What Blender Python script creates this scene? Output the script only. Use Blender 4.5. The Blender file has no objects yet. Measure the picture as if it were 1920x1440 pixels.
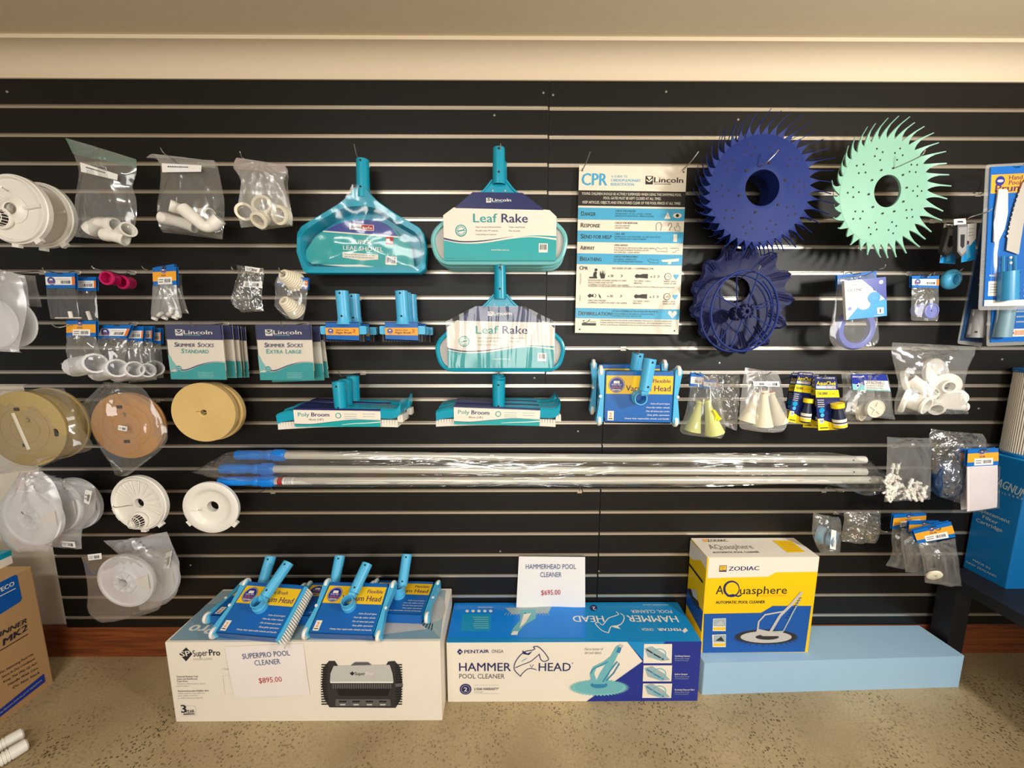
import bpy, math, random
from mathutils import Vector, Matrix, noise

# ------------------------------------------------------------------ camera, light, exposure
SC = bpy.context.scene
COL = SC.collection
CAMP = Vector((-0.1468, -1.5688, 1.4833))
PITCH, YAW, ROLL, FPX = 0.14040, 0.00543, 0.00045, 715.0
_f = Vector((math.sin(YAW)*math.cos(PITCH), math.cos(YAW)*math.cos(PITCH), -math.sin(PITCH)))
_r0 = Vector((math.cos(YAW), -math.sin(YAW), 0))
_u0 = _r0.cross(_f)
RGT = _r0*math.cos(ROLL) + _u0*math.sin(ROLL)
UPV = _u0*math.cos(ROLL) - _r0*math.sin(ROLL)
FWD = _f
cam = bpy.data.cameras.new('camera')
cam.sensor_width = 36.0
cam.lens = FPX/1920*36.0
cam.clip_start = 0.02
camo = bpy.data.objects.new('camera', cam)
COL.objects.link(camo)
mw = Matrix.Identity(4)
for i in range(3):
    mw[i][0], mw[i][1], mw[i][2], mw[i][3] = RGT[i], UPV[i], -FWD[i], CAMP[i]
camo.matrix_world = mw
SC.camera = camo

W = bpy.data.worlds.new('world')
SC.world = W
W.use_nodes = True
W.node_tree.nodes['Background'].inputs[0].default_value = (1.0, 0.955, 0.885, 1)
W.node_tree.nodes['Background'].inputs[1].default_value = 0.26

def area(name, loc, to, sx, sy, watts, col):
    l = bpy.data.lights.new(name, 'AREA')
    l.shape = 'RECTANGLE'; l.size = sx; l.size_y = sy; l.energy = watts; l.color = col
    o = bpy.data.objects.new(name, l); COL.objects.link(o)
    o.location = loc
    o.rotation_euler = (Vector(to)-Vector(loc)).to_track_quat('-Z', 'Y').to_euler()
    return o
area('ceiling_lamp_light', (1.72, -1.62, 1.86), (0.6, 0, 1.3), 0.2, 0.24, 28, (1.0, 0.97, 0.92))
area('shopfront_daylight', (0.1, -4.2, 1.45), (0.0, 0, 0.8), 2.2, 1.4, 66, (1.0, 0.97, 0.92))
area('ceiling_panel_light', (-1.1, -2.2, 2.46), (-1.1, -1.7, 0), 1.0, 0.25, 20, (1.0, 0.96, 0.9))
SC.view_settings.view_transform = 'Standard'
SC.view_settings.look = 'None'
SC.view_settings.gamma = 1
SC.view_settings.exposure = 0.14
SC.view_settings.use_curve_mapping = False

# ------------------------------------------------------------------ pixel <-> place
def ray(px, py):
    return FWD + RGT*((px-960)/FPX) + UPV*((720-py)/FPX)
def at(px, py, Y=0.0):
    d = ray(px, py)
    return CAMP + d*((Y-CAMP.y)/d.y)
def atz(px, py, Z=0.0):
    d = ray(px, py)
    return CAMP + d*((Z-CAMP.z)/d.z)

class Fr:
    """local frame: x right, y up, z towards the viewer of the face"""
    def __init__(s, loc, yaw=0, tilt=0, roll=0, flat=False):
        b = Matrix.Identity(4) if flat else Matrix.Rotation(math.pi/2, 4, 'X')
        s.m = Matrix.Translation(loc) @ Matrix.Rotation(math.radians(yaw), 4, 'Z') @ b @ \
            Matrix.Rotation(math.radians(tilt), 4, 'X') @ Matrix.Rotation(math.radians(roll), 4, 'Z')
        s.i = s.m.inverted()
    def p(s, px, py, dz=0.0):
        o = s.i @ CAMP
        d = s.i.to_3x3() @ ray(px, py)
        q = o + d*((dz-o.z)/d.z)
        return q
    def ps(s, pts, dz=0.0):
        return [s.p(a, b, dz) for a, b in pts]
def face(px, py, Y=0.0, yaw=0, tilt=0, roll=0):
    return Fr(at(px, py, Y), yaw, tilt, roll)

# ------------------------------------------------------------------ materials
MATS = {}
def srgb(h):
    if isinstance(h, str):
        h = [int(h[i:i+2], 16) for i in (0, 2, 4)]
    o = []
    for c in h:
        c = c/255
        o.append(c/12.92 if c <= .04045 else ((c+.055)/1.055)**2.4)
    return o + [1.0]
def newmat(name):
    m = bpy.data.materials.new(name); m.use_nodes = True
    MATS[name] = m
    return m, m.node_tree.nodes, m.node_tree.links, m.node_tree.nodes['Principled BSDF']
def mat(name, col, rough=.5, metal=0, spec=.5, var=.04, scale=40, bump=0.0, trans=0, coat=0, alpha=1):
    m, N, L, b = newmat(name)
    b.inputs['Roughness'].default_value = rough
    b.inputs['Metallic'].default_value = metal
    b.inputs['Specular IOR Level'].default_value = spec
    if coat:
        b.inputs['Coat Weight'].default_value = coat
        b.inputs['Coat Roughness'].default_value = .12
    if trans: b.inputs['Transmission Weight'].default_value = trans
    if alpha < 1: b.inputs['Alpha'].default_value = alpha
    c = srgb(col)
    tc = N.new('ShaderNodeTexCoord')
    nz = N.new('ShaderNodeTexNoise'); nz.inputs['Scale'].default_value = scale; nz.inputs['Detail'].default_value = 4
    L.new(tc.outputs['Object'], nz.inputs['Vector'])
    mx = N.new('ShaderNodeMix'); mx.data_type = 'RGBA'
    mx.inputs[6].default_value = [x*(1-var) for x in c[:3]]+[1]
    mx.inputs[7].default_value = [min(1, x*(1+var)) for x in c[:3]]+[1]
    L.new(nz.outputs['Fac'], mx.inputs[0]); L.new(mx.outputs[2], b.inputs['Base Color'])
    if bump:
        bp = N.new('ShaderNodeBump'); bp.inputs['Strength'].default_value = bump; bp.inputs['Distance'].default_value = .004
        L.new(nz.outputs['Fac'], bp.inputs['Height']); L.new(bp.outputs[0], b.inputs['Normal'])
    return m
def film(name, tint=(1, 1, 1), haze=.07, gloss=.10, rough=.12, scale=16, bump=.5, hcol=(.9, .88, .84), stretch=.28):
    """clear thin plastic film: mostly see-through, a little milky, creased so that lights glint on it"""
    m, N, L, b = newmat(name)
    N.remove(b)
    out = N['Material Output']
    tr = N.new('ShaderNodeBsdfTransparent'); tr.inputs[0].default_value = (*[.97*t for t in tint], 1)
    df = N.new('ShaderNodeBsdfDiffuse'); df.inputs[0].default_value = (*hcol, 1)
    gl = N.new('ShaderNodeBsdfGlossy'); gl.inputs['Roughness'].default_value = rough
    tc = N.new('ShaderNodeTexCoord')
    nz = N.new('ShaderNodeTexNoise'); nz.inputs['Scale'].default_value = scale; nz.inputs['Detail'].default_value = 3
    nz.inputs['Distortion'].default_value = 1.4; nz.noise_type = 'RIDGED_MULTIFRACTAL'
    mp = N.new('ShaderNodeMapping'); mp.inputs['Scale'].default_value = (1, stretch, 1)
    L.new(tc.outputs['Object'], mp.inputs[0]); L.new(mp.outputs[0], nz.inputs['Vector'])
    bp = N.new('ShaderNodeBump'); bp.inputs['Strength'].default_value = bump; bp.inputs['Distance'].default_value = .01
    L.new(nz.outputs['Fac'], bp.inputs['Height'])
    L.new(bp.outputs[0], gl.inputs['Normal'])
    lw = N.new('ShaderNodeLayerWeight'); lw.inputs[0].default_value = .25
    L.new(bp.outputs[0], lw.inputs['Normal'])
    m1 = N.new('ShaderNodeMixShader'); m1.inputs[0].default_value = haze
    L.new(tr.outputs[0], m1.inputs[1]); L.new(df.outputs[0], m1.inputs[2])
    ma = N.new('ShaderNodeMath'); ma.operation = 'MULTIPLY_ADD'; ma.inputs[1].default_value = .35; ma.inputs[2].default_value = gloss
    L.new(lw.outputs['Facing'], ma.inputs[0])
    m2 = N.new('ShaderNodeMixShader')
    L.new(ma.outputs[0], m2.inputs[0]); L.new(m1.outputs[0], m2.inputs[1]); L.new(gl.outputs[0], m2.inputs[2])
    L.new(m2.outputs[0], out.inputs[0])
    return m

mat('black_board', '0d0905', .48, spec=.38, var=.12, scale=9)
mat('black_edge', '0d0b0a', .6)
mat('aluminium', 'ddd4c5', .36, metal=.9, var=.05, scale=6)
mat('screw', 'a8a49c', .35, metal=.8)
mat('wire', 'b9b6b0', .28, metal=.95)
mat('paint_wall', 'ddd3c2', .8, var=.03, scale=14, bump=.15)
mat('paint_ceiling', 'dccbab', .9, var=.03, scale=60, bump=.1)
mat('cornice', 'e2cfb2', .7, var=.02, scale=30)
mat('white', 'efe9df', .42, var=.02)
mat('white_cool', 'e9e8ea', .45, var=.02)
mat('white_plastic', 'f0ece2', .35, var=.03, scale=25)
mat('ivory', 'ece3cb', .4, var=.03)
mat('grey', '8d8b88', .5); mat('mid_grey', '5e5c5c', .5); mat('light_grey', 'c3c0bb', .5)
mat('dark_grey', '2f2c2e', .5); mat('black', '141214', .45); mat('ink', '23222b', .6)
mat('navy', '141f5c', .38); mat('navy_ink', '1c2462', .5)
mat('teal', '0a9dba', .3, var=.05, scale=30); mat('teal_deep', '0c7f88', .34); mat('teal_print', '0ca3a6', .4)
mat('teal_ink', '1f9d9a', .5); mat('teal_pale', '7cc4c4', .35)
mat('cyan', '1597cb', .34, var=.04); mat('sky', '52b8e6', .33, var=.04); mat('cyan_print', '0d8bcb', .38)
mat('blue', '0b55a8', .34, var=.04); mat('blue_print', '0c62b4', .36); mat('blue_hot', '0784e6', .32)
mat('royal', '1b2f8f', .34); mat('yellow', 'f4c51c', .42); mat('amber', 'eda52c', .42); mat('orange', 'e0752a', .45)
mat('red', 'b52626', .5); mat('magenta', 'c2145f', .4, var=.08); mat('yellow_hot', 'f6da14', .4)
mat('disc_blue', '14296e', .6, spec=.3, var=.06, scale=30); mat('disc_navy', '141a48', .55, spec=.3, var=.08)
mat('disc_mint', '8abba4', .45, var=.03); mat('lilac', '6f78c4', .4)
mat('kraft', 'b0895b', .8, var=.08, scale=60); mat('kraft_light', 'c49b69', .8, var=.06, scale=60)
mat('spool_olive', 'ad9662', .75, var=.10, scale=90); mat('spool_rust', 'bd8b54', .75, var=.10, scale=70)
mat('spool_tan', 'd8b877', .7, var=.05, scale=40); mat('hole', '2a2018', .8)
mat('paper', 'efe6e0', .75, var=.02, scale=20); mat('paper_white', 'efece8', .7, var=.02)
mat('price_blue', '56618f', .7); mat('price_red', 'bd4247', .7)
mat('slab_blue', 'a3c8e4', .4, var=.03, scale=8)
mat('zodiac_yellow', 'f6cb08', .4); mat('zodiac_blue', '0c55a9', .38)
mat('box_white', 'efe6d6', .5, var=.03, scale=7)
mat('sign_cream', 'eee4cf', .32, var=.01); mat('sign_blue', '4aaad2', .32); mat('sign_black', '2c2624', .35)
mat('magnum_blue', '0b68a6', .34, var=.04); mat('magnum_side', '2390cc', .34)
mat('shelf_black', '17151a', .5, var=.1)
mat('steel_blade', 'd0c9bd', .4, metal=.35); mat('handle_teal', '2b83ad', .36); mat('handle_grey', '6f8f9c', .4)
mat('pleats', 'cfc8ba', .8); mat('bottle_dark', '19203a', .35)
mat('pipe_silver', 'eeeadf', .3, metal=.35); mat('mist_print', '9fb4b8', .5); mat('aqua_print', '6fb6bf', .5)
mat('cloth_white', 'e9dfe0', .85, bump=.2, scale=120); mat('pale_yellow', 'd6d884', .6)
mat('cream_rubber', 'e2d9bd', .6); mat('tin', '9a8f7a', .35, metal=.7); mat('deep_blue', '123458', .45, bump=.3)
mat('slate_blue', '7fa0b2', .4); mat('header_blue', '0f68ba', .38); mat('plum', '4a2358', .5)
mat('brush_white', 'e6e1d4', .8)
film('film'); film('film_thick', haze=.16, gloss=.1, rough=.18, bump=.4)
film('film_milky', haze=.3, gloss=.1, rough=.2, bump=.5, scale=12, stretch=.6, hcol=(.86, .84, .86)); film('film_clear', haze=.03, gloss=.07, bump=.3, rough=.1)
film('film_green', tint=(.8, .95, .88), haze=.25, hcol=(.25, .5, .42)); film('film_pink', haze=.3, hcol=(.75, .6, .58))
film('shrink', haze=.0, gloss=.02, rough=.1, bump=.3, scale=9, stretch=.25); film('film_dark', haze=.05, gloss=.2, bump=.9, scale=34, stretch=.8)
film('pole_film', haze=.015, gloss=.16, rough=.1, bump=.7, scale=5, stretch=9)
film('glare_film', haze=.02, gloss=.06, rough=.14, bump=.5, scale=24, stretch=.12)

# floor: polished concrete with exposed aggregate
m, N, L, b = newmat('concrete')
tc = N.new('ShaderNodeTexCoord')
n1 = N.new('ShaderNodeTexNoise'); n1.inputs['Scale'].default_value = 2.2; n1.inputs['Detail'].default_value = 6
n2 = N.new('ShaderNodeTexNoise'); n2.inputs['Scale'].default_value = 130; n2.inputs['Detail'].default_value = 3
v1 = N.new('ShaderNodeTexVoronoi'); v1.inputs['Scale'].default_value = 105; v1.inputs['Randomness'].default_value = 1
v2 = N.new('ShaderNodeTexVoronoi'); v2.inputs['Scale'].default_value = 24
nd = N.new('ShaderNodeTexNoise'); nd.inputs['Scale'].default_value = 70; nd.inputs['Detail'].default_value = 2
va = N.new('ShaderNodeVectorMath'); va.operation = 'MULTIPLY_ADD'; va.inputs[1].default_value = (.012, .012, 0)
L.new(tc.outputs['Object'], nd.inputs['Vector']); L.new(nd.outputs['Color'], va.inputs[0]); L.new(tc.outputs['Object'], va.inputs[2])
for n in (n1, n2): L.new(tc.outputs['Object'], n.inputs['Vector'])
for v in (v1, v2): L.new(va.outputs[0], v.inputs['Vector'])
r1 = N.new('ShaderNodeValToRGB'); r1.color_ramp.elements[0].color = srgb('998562'); r1.color_ramp.elements[1].color = srgb('bba780')
r1.color_ramp.elements[0].position = .35; r1.color_ramp.elements[1].position = .68
L.new(n1.outputs['Fac'], r1.inputs[0])
def mixrgb(fac, a, bb, mode='MIX'):
    mx = N.new('ShaderNodeMix'); mx.data_type = 'RGBA'; mx.blend_type = mode
    for s, v in ((0, fac), (6, a), (7, bb)):
        if hasattr(v, 'links') or hasattr(v, 'is_linked'): L.new(v, mx.inputs[s])
        else: mx.inputs[s].default_value = v
    return mx.outputs[2]
def ramp(src, p0, p1, inv=False):
    r = N.new('ShaderNodeMapRange'); r.inputs[1].default_value = p0; r.inputs[2].default_value = p1
    r.inputs[3].default_value = 1 if inv else 0; r.inputs[4].default_value = 0 if inv else 1
    L.new(src, r.inputs[0]); return r.outputs[0]
def mul(a, b2):
    r = N.new('ShaderNodeMath'); r.operation = 'MULTIPLY'
    for i, v in enumerate((a, b2)):
        if hasattr(v, 'is_linked'): L.new(v, r.inputs[i])
        else: r.inputs[i].default_value = v
    return r.outputs[0]
sp = N.new('ShaderNodeSeparateColor'); L.new(v1.outputs['Color'], sp.inputs[0])
n3 = N.new('ShaderNodeTexNoise'); n3.inputs['Scale'].default_value = 3.2; L.new(tc.outputs['Object'], n3.inputs['Vector'])
dens = ramp(n3.outputs['Fac'], .36, .62)
few = ramp(sp.outputs[0], .42, .5)
chips = mul(mul(ramp(v1.outputs['Distance'], .28, .44, True), few), dens)
c1 = mixrgb(mul(ramp(n2.outputs['Fac'], .42, .75), .45), r1.outputs[0], srgb('8a744c'))
c2 = mixrgb(mul(chips, .85), c1, srgb('3d2d18'))
s2 = N.new('ShaderNodeSeparateColor'); L.new(v2.outputs['Color'], s2.inputs[0])
c3 = mixrgb(mul(mul(ramp(v2.outputs['Distance'], .12, .26, True), ramp(s2.outputs[1], .78, .84)), .5), c2, srgb('8f7b55'))
L.new(c3, b.inputs['Base Color']); b.inputs['Roughness'].default_value = .5
bp = N.new('ShaderNodeBump'); bp.inputs['Strength'].default_value = .05; bp.inputs['Distance'].default_value = .001
L.new(n2.outputs['Fac'], bp.inputs['Height']); L.new(bp.outputs[0], b.inputs['Normal'])
# stained timber
m, N, L, b = newmat('timber')
tc = N.new('ShaderNodeTexCoord'); mp = N.new('ShaderNodeMapping'); mp.inputs['Scale'].default_value = (1.5, 18, 26)
n1 = N.new('ShaderNodeTexNoise'); n1.inputs['Scale'].default_value = 3; n1.inputs['Detail'].default_value = 7; n1.inputs['Distortion'].default_value = .6
L.new(tc.outputs['Object'], mp.inputs[0]); L.new(mp.outputs[0], n1.inputs['Vector'])
r1 = N.new('ShaderNodeValToRGB'); r1.color_ramp.elements[0].color = srgb('57280f'); r1.color_ramp.elements[1].color = srgb('8e4a1f')
r1.color_ramp.elements[0].position = .3; r1.color_ramp.elements[1].position = .7
L.new(n1.outputs['Fac'], r1.inputs[0]); L.new(r1.outputs[0], b.inputs['Base Color']); b.inputs['Roughness'].default_value = .5

# ------------------------------------------------------------------ mesh building
def V3(p):
    return Vector((p[0], p[1], p[2] if len(p) > 2 else 0.0))
_tc = {}
def text_mesh(s, bold, res=2):
    k = s
    if k in _tc: return _tc[k]
    cu = bpy.data.curves.new('t', 'FONT'); cu.body = s; cu.size = 1; cu.resolution_u = res
    cu.fill_mode = 'FRONT'
    o = bpy.data.objects.new('t', cu); COL.objects.link(o)
    dg = bpy.context.evaluated_depsgraph_get(); dg.update()
    me = o.evaluated_get(dg).to_mesh()
    vs = [v.co.copy() for v in me.vertices]; fs = [tuple(p.vertices) for p in me.polygons]
    o.evaluated_get(dg).to_mesh_clear()
    bpy.data.objects.remove(o); bpy.data.curves.remove(cu)
    if vs:
        x0 = min(v.x for v in vs); x1 = max(v.x for v in vs)
        y1 = max(v.y for v in vs)
    else: x0, x1, y1 = 0, 1, 1
    _tc[k] = (vs, fs, x0, x1, y1)
    return _tc[k]

class MB:
    def __init__(s, m='white'):
        s.v = []; s.f = []; s.fm = []; s.m = m; s.T = Matrix.Identity(4); s.sm = []; s.n = 0
    def add(s, vs, fs, m=None, smooth=False):
        o = len(s.v); m = m or s.m
        s.v += [s.T @ V3(p) for p in vs]
        for f in fs:
            s.f.append(tuple(i+o for i in f)); s.fm.append(m); s.sm.append(smooth)
        return s
    def zi(s):
        s.n += 1; return s.n*1e-5
    def poly(s, pts, m=None, z=None):
        return s.add([(p[0], p[1], (p[2] if len(p) > 2 else 0) if z is None else z) for p in pts], [tuple(range(len(pts)))], m)
    def prism(s, pts, z0, z1, m=None, ms=None, smooth=False):
        n = len(pts)
        a = sum(pts[i][0]*pts[(i+1) % n][1]-pts[(i+1) % n][0]*pts[i][1] for i in range(n))
        if a < 0: pts = list(pts)[::-1]
        vs = [(p[0], p[1], z0) for p in pts]+[(p[0], p[1], z1) for p in pts]
        s.add(vs, [tuple(range(n))[::-1], tuple(range(n, 2*n))], m)
        o = len(s.v)-2*n
        for i in range(n):
            j = (i+1) % n
            s.f.append((o+i, o+j, o+n+j, o+n+i)); s.fm.append(ms or m or s.m); s.sm.append(smooth)
        return s
    def box(s, x0, x1, y0, y1, z0, z1, m=None):
        return s.prism([(x0, y0), (x1, y0), (x1, y1), (x0, y1)], z0, z1, m)
    def loft(s, rings, m=None, smooth=True, closed=True, cap=True):
        n = len(rings[0]); vs = [p for r in rings for p in r]; fs = []
        for k in range(len(rings)-1):
            for i in range(n if closed else n-1):
                j = (i+1) % n
                fs.append((k*n+i, k*n+j, (k+1)*n+j, (k+1)*n+i))
        s.add(vs, fs, m, smooth)
        if cap and closed:
            o = len(s.v)-len(vs); e = o+(len(rings)-1)*n
            for f in (tuple(range(o, o+n))[::-1], tuple(range(e, e+n))):
                s.f.append(f); s.fm.append(m or s.m); s.sm.append(False)
        return s
    def tube(s, path, r, n=8, m=None, cap=True, closed=False):
        P = [V3(p) for p in path]; k = len(P)
        R = r if isinstance(r, (list, tuple)) else [r]*k
        rings = []; up = None
        for i in range(k):
            if closed: t = P[(i+1) % k]-P[i-1]
            else: t = P[min(i+1, k-1)]-P[max(i-1, 0)]
            t = t.normalized() if t.length > 1e-9 else Vector((0, 0, 1))
            if up is None:
                up = Vector((0, 0, 1)) if abs(t.z) < .9 else Vector((1, 0, 0))
            a = t.cross(up)
            if a.length < 1e-6: a = t.cross(Vector((0, 1, 0)))
            a.normalize(); up = a.cross(t).normalized()
            rings.append([P[i]+(a*math.cos(q)+up*math.sin(q))*R[i] for q in [2*math.pi*j/n for j in range(n)]])
        if closed: rings.append(rings[0])
        return s.loft(rings, m, True, True, cap and not closed)
    def lathe(s, prof, n=32, c=(0, 0, 0), m=None, axis=None, sx=1, sy=1, smooth=True):
        """profile of (radius, z) turned about local z (or about axis) at c"""
        c = V3(c); Rm = Matrix.Identity(3)
        if axis is not None: Rm = Vector((0, 0, 1)).rotation_difference(V3(axis)).to_matrix()
        rings = []
        for r, z in prof:
            rings.append([c+Rm @ Vector((sx*r*math.cos(2*math.pi*i/n), sy*r*math.sin(2*math.pi*i/n), z)) for i in range(n)])
        return s.loft(rings, m, smooth, True, False)
    def disc(s, c, r, m=None, n=24, z=0, r2=None):
        return s.poly([(c[0]+r*math.cos(2*math.pi*i/n), c[1]+(r2 or r)*math.sin(2*math.pi*i/n), z) for i in range(n)], m)
    def ring(s, c, r0, r1, m=None, n=28, z=0):
        vs = []
        for r in (r0, r1): vs += [(c[0]+r*math.cos(2*math.pi*i/n), c[1]+r*math.sin(2*math.pi*i/n), z) for i in range(n)]
        return s.add(vs, [(i, (i+1) % n, n+(i+1) % n, n+i) for i in range(n)], m)
    def line(s, pts, w, m=None, z=0, closed=False):
        P = [Vector((p[0], p[1])) for p in pts]; k = len(P); vs = []
        for i in range(k):
            t = (P[(i+1) % k]-P[i-1]) if closed else P[min(i+1, k-1)]-P[max(i-1, 0)]
            if t.length < 1e-9: t = Vector((1, 0))
            t.normalize(); nn = Vector((-t.y, t.x))*(w[i] if isinstance(w, list) else w)/2
            vs += [(*(P[i]+nn), z), (*(P[i]-nn), z)]
        fs = [(2*i, 2*i+1, 2*i+3, 2*i+2) for i in range(k-1)]
        if closed: fs.append((2*k-2, 2*k-1, 1, 0))
        return s.add(vs, fs, m)
    def grid(s, fn, nu, nv, m=None, smooth=True):
        vs = [fn(i/nu, j/nv) for j in range(nv+1) for i in range(nu+1)]
        w = nu+1
        return s.add(vs, [(j*w+i, j*w+i+1, (j+1)*w+i+1, (j+1)*w+i) for j in range(nv) for i in range(nu)], m, smooth)
    def text(s, t, a, b, cap, m='ink', bold=0.0, z=.0006, shear=0.0):
        """text with its baseline from a to b (local), capitals cap high"""
        vs, fs, x0, x1, y1 = text_mesh(t, bold)
        a = Vector((a[0], a[1])); b = Vector((b[0], b[1])); d = b-a
        u = d.normalized(); w = Vector((-u.y, u.x)); sx = d.length/max(1e-6, x1-x0); sy = cap/.72
        k = 1 if bold <= 0 else int(bold/.035)+2
        for i in range(k):
            dx = 0 if k == 1 else bold*(i/(k-1)-.5); zz = z+s.zi()
            s.add([(*(a+u*((v.x-x0+dx)*sx+v.y*sy*shear)+w*(v.y*sy)), zz) for v in vs], fs, m)
        return s
    def build(s, name, parent=None, label=None, sharp=35, kind=None):
        me = bpy.data.meshes.new(name); me.from_pydata([tuple(v) for v in s.v], [], s.f)
        names = []
        for a in s.fm:
            if a not in names: names.append(a)
        for a in names: me.materials.append(MATS[a])
        ix = {a: i for i, a in enumerate(names)}
        me.polygons.foreach_set('material_index', [ix[a] for a in s.fm])
        me.polygons.foreach_set('use_smooth', s.sm)
        me.update()
        if any(s.sm): me.set_sharp_from_angle(angle=math.radians(sharp))
        o = bpy.data.objects.new(name, me); COL.objects.link(o)
        if parent is not None: o.parent = parent
        if label: o['label'] = label
        if kind: o['kind'] = kind
        return o

def thing(name, label, cat, fr=None, group=None):
    o = bpy.data.objects.new(name, None); COL.objects.link(o)
    o.empty_display_size = .03
    if fr is not None: o.matrix_world = fr.m if isinstance(fr, Fr) else fr
    o['label'] = label; o['category'] = cat
    if group: o['group'] = group
    return o
def struct(name, mb):
    o = mb.build(name); o['kind'] = 'structure'; return o
def copy_thing(o, label=None, mw=None):
    c = o.copy(); COL.objects.link(c)
    if label: c['label'] = label
    if mw is not None: c.matrix_world = mw.m if isinstance(mw, Fr) else mw
    def rec(a, b):
        for ch in [x for x in COL.objects if x.parent == a]:
            d = ch.copy(); COL.objects.link(d); d.parent = b; rec(ch, d)
    rec(o, c)
    return c
def rr(x0, y0, x1, y1, r, n=4):
    o = []
    for cx, cy, a in ((x1-r, y0+r, -90), (x1-r, y1-r, 0), (x0+r, y1-r, 90), (x0+r, y0+r, 180)):
        for i in range(n+1):
            q = math.radians(a+90*i/n); o.append((cx+r*math.cos(q), cy+r*math.sin(q)))
    return o
def roundpoly(pts, r, n=4):
    """round the corners of a polygon"""
    P = [Vector((p[0], p[1])) for p in pts]; o = []; k = len(P)
    for i in range(k):
        a, b, c = P[i-1], P[i], P[(i+1) % k]
        u = (a-b); v = (c-b); rr_ = min(r, u.length*.45, v.length*.45)
        p, q = b+u.normalized()*rr_, b+v.normalized()*rr_
        for j in range(n+1):
            t = j/n; o.append(tuple(p*(1-t)**2+b*2*t*(1-t)+q*t*t))
    return o
def smoothpath(pts, n=6):
    P = [V3(p) for p in pts]; o = []
    for i in range(len(P)-1):
        a, b, c, d = P[max(i-1, 0)], P[i], P[i+1], P[min(i+2, len(P)-1)]
        for j in range(n):
            t = j/n
            o.append(.5*((2*b)+(c-a)*t+(2*a-5*b+4*c-d)*t*t+(3*b-a-3*c+d)*t**3))
    o.append(P[-1]); return o
RND = random.Random(11)

# ------------------------------------------------------------------ the setting
XL, XR = -3.4, 3.2
struct('floor', MB('concrete').box(XL, XR, -6.0, .04, -.05, 0))
struct('ceiling', MB('paint_ceiling').box(XL, XR, -6.0, .04, 2.492, 2.54))
struct('wall_back', MB('paint_wall').box(XL, XR, .02, .12, 0, 2.5))
b = MB('timber'); b.prism([(.02, 0), (.02, .147), (.002, .147), (-.003, .141), (-.003, 0)], XL, XR)
b.v = [Vector((v.z, v.x, v.y)) for v in b.v]
struct('baseboard_back', b)
prof = [(.02, 2.405), (-.006, 2.405), (-.006, 2.414)]
for i in range(9):
    a = math.radians(90*i/8); prof.append((-.006-.078*(1-math.cos(a)), 2.414+.066*math.sin(a)))
prof += [(-.092, 2.480), (-.092, 2.492), (.02, 2.492)]
b = MB('cornice'); b.prism(prof, XL, XR, smooth=True); b.v = [Vector((v.z, v.x, v.y)) for v in b.v]
struct('trim_1', b)

# slatwall: four panels, black boards with slots holding aluminium rails
ZJ = 1.262
def panel(label, x0, x1, top, bottom, slots, dz, screws):
    t = thing('slatwall_panel', label, 'slatwall panel', Matrix.Translation((0, 0, dz)), 'black slatwall panels on the back wall')
    b = MB('black_board')
    edges = [bottom]+[z for s in sorted(slots) for z in (s-.0072, s+.0072)]+[top]
    pr = []
    for i in range(0, len(edges), 2):
        a, c = edges[i], edges[i+1]
        pr += [(0.0, a), (0.0, c)]
        if i+2 < len(edges): pr += [(.011, c), (.011, edges[i+2])]
    pr += [(.019, top), (.019, bottom)]
    b.prism(pr, x0, x1); b.v = [Vector((v.z, v.x, v.y)) for v in b.v]
    bo = b.build('board', t)
    for s in slots:
        r = MB('aluminium')
        r.prism([(.0105, s-.0068), (-.0012, s-.0068), (-.0012, s+.0018), (.0, s+.0026), (.0075, s+.0028), (.0085, s+.0062), (-.0005, s+.0064), (-.0005, s+.0069), (.0105, s+.0069)], x0+.002, x1-.002)
        r.v = [Vector((v.z, v.x, v.y)) for v in r.v]
        r.build('slot_rail', t)
    for px, py in screws:
        p = at(px, py, 0)
        k = MB('screw'); k.lathe([(.0006, .0006), (.0012, .002), (.004, .0014), (.0048, 0)], 12, (0, 0, 0), axis=(0, -1, 0))
        o = k.build('screw', bo); o.location = (p.x, 0, p.z-dz)
    return t
up = [ZJ+.05+.1*i for i in range(11)]
lo = [ZJ-.0153-.05-.1*i for i in range(11)]
panel('upper left black slatwall panel behind the leaf shovel and leaf rakes', -2.4, -.0012, 2.42, ZJ, up, 0, [(13, 172), (1019, 174), (927, 216), (116, 682), (292, 707), (1002, 709)])
panel('upper right black slatwall panel behind the two spiky discs', .0012, 2.4, 2.42, ZJ+.002, up, -.0019, [(1037, 178), (1249, 172), (1384, 224), (1349, 681), (1225, 675), (1879, 674)])
pb = ZJ-.0153-1.1
a = panel('lower left black slatwall panel behind the hose spools and brooms', -2.155, .2446, ZJ-.0153, pb, lo, 0, [(938, 1034), (1084, 809), (357, 1060)])
c = panel('lower right black slatwall panel behind the pool poles and yellow box', .2470, 2.6, ZJ-.0153, pb, lo, 0, [(1835, 766), (1123, 1071)])
for t, x0, x1 in ((a, -2.155, .2446), (c, .247, 2.6)):
    r = MB('aluminium'); r.prism([(.019, ZJ-.0148), (-.0012, ZJ-.0148), (-.0012, ZJ-.005), (.006, ZJ-.004), (.006, ZJ-.002), (.019, ZJ-.002)], x0, x1)
    r.v = [Vector((v.z, v.x, v.y)) for v in r.v]
    r.build('edge_trim', t)

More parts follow.
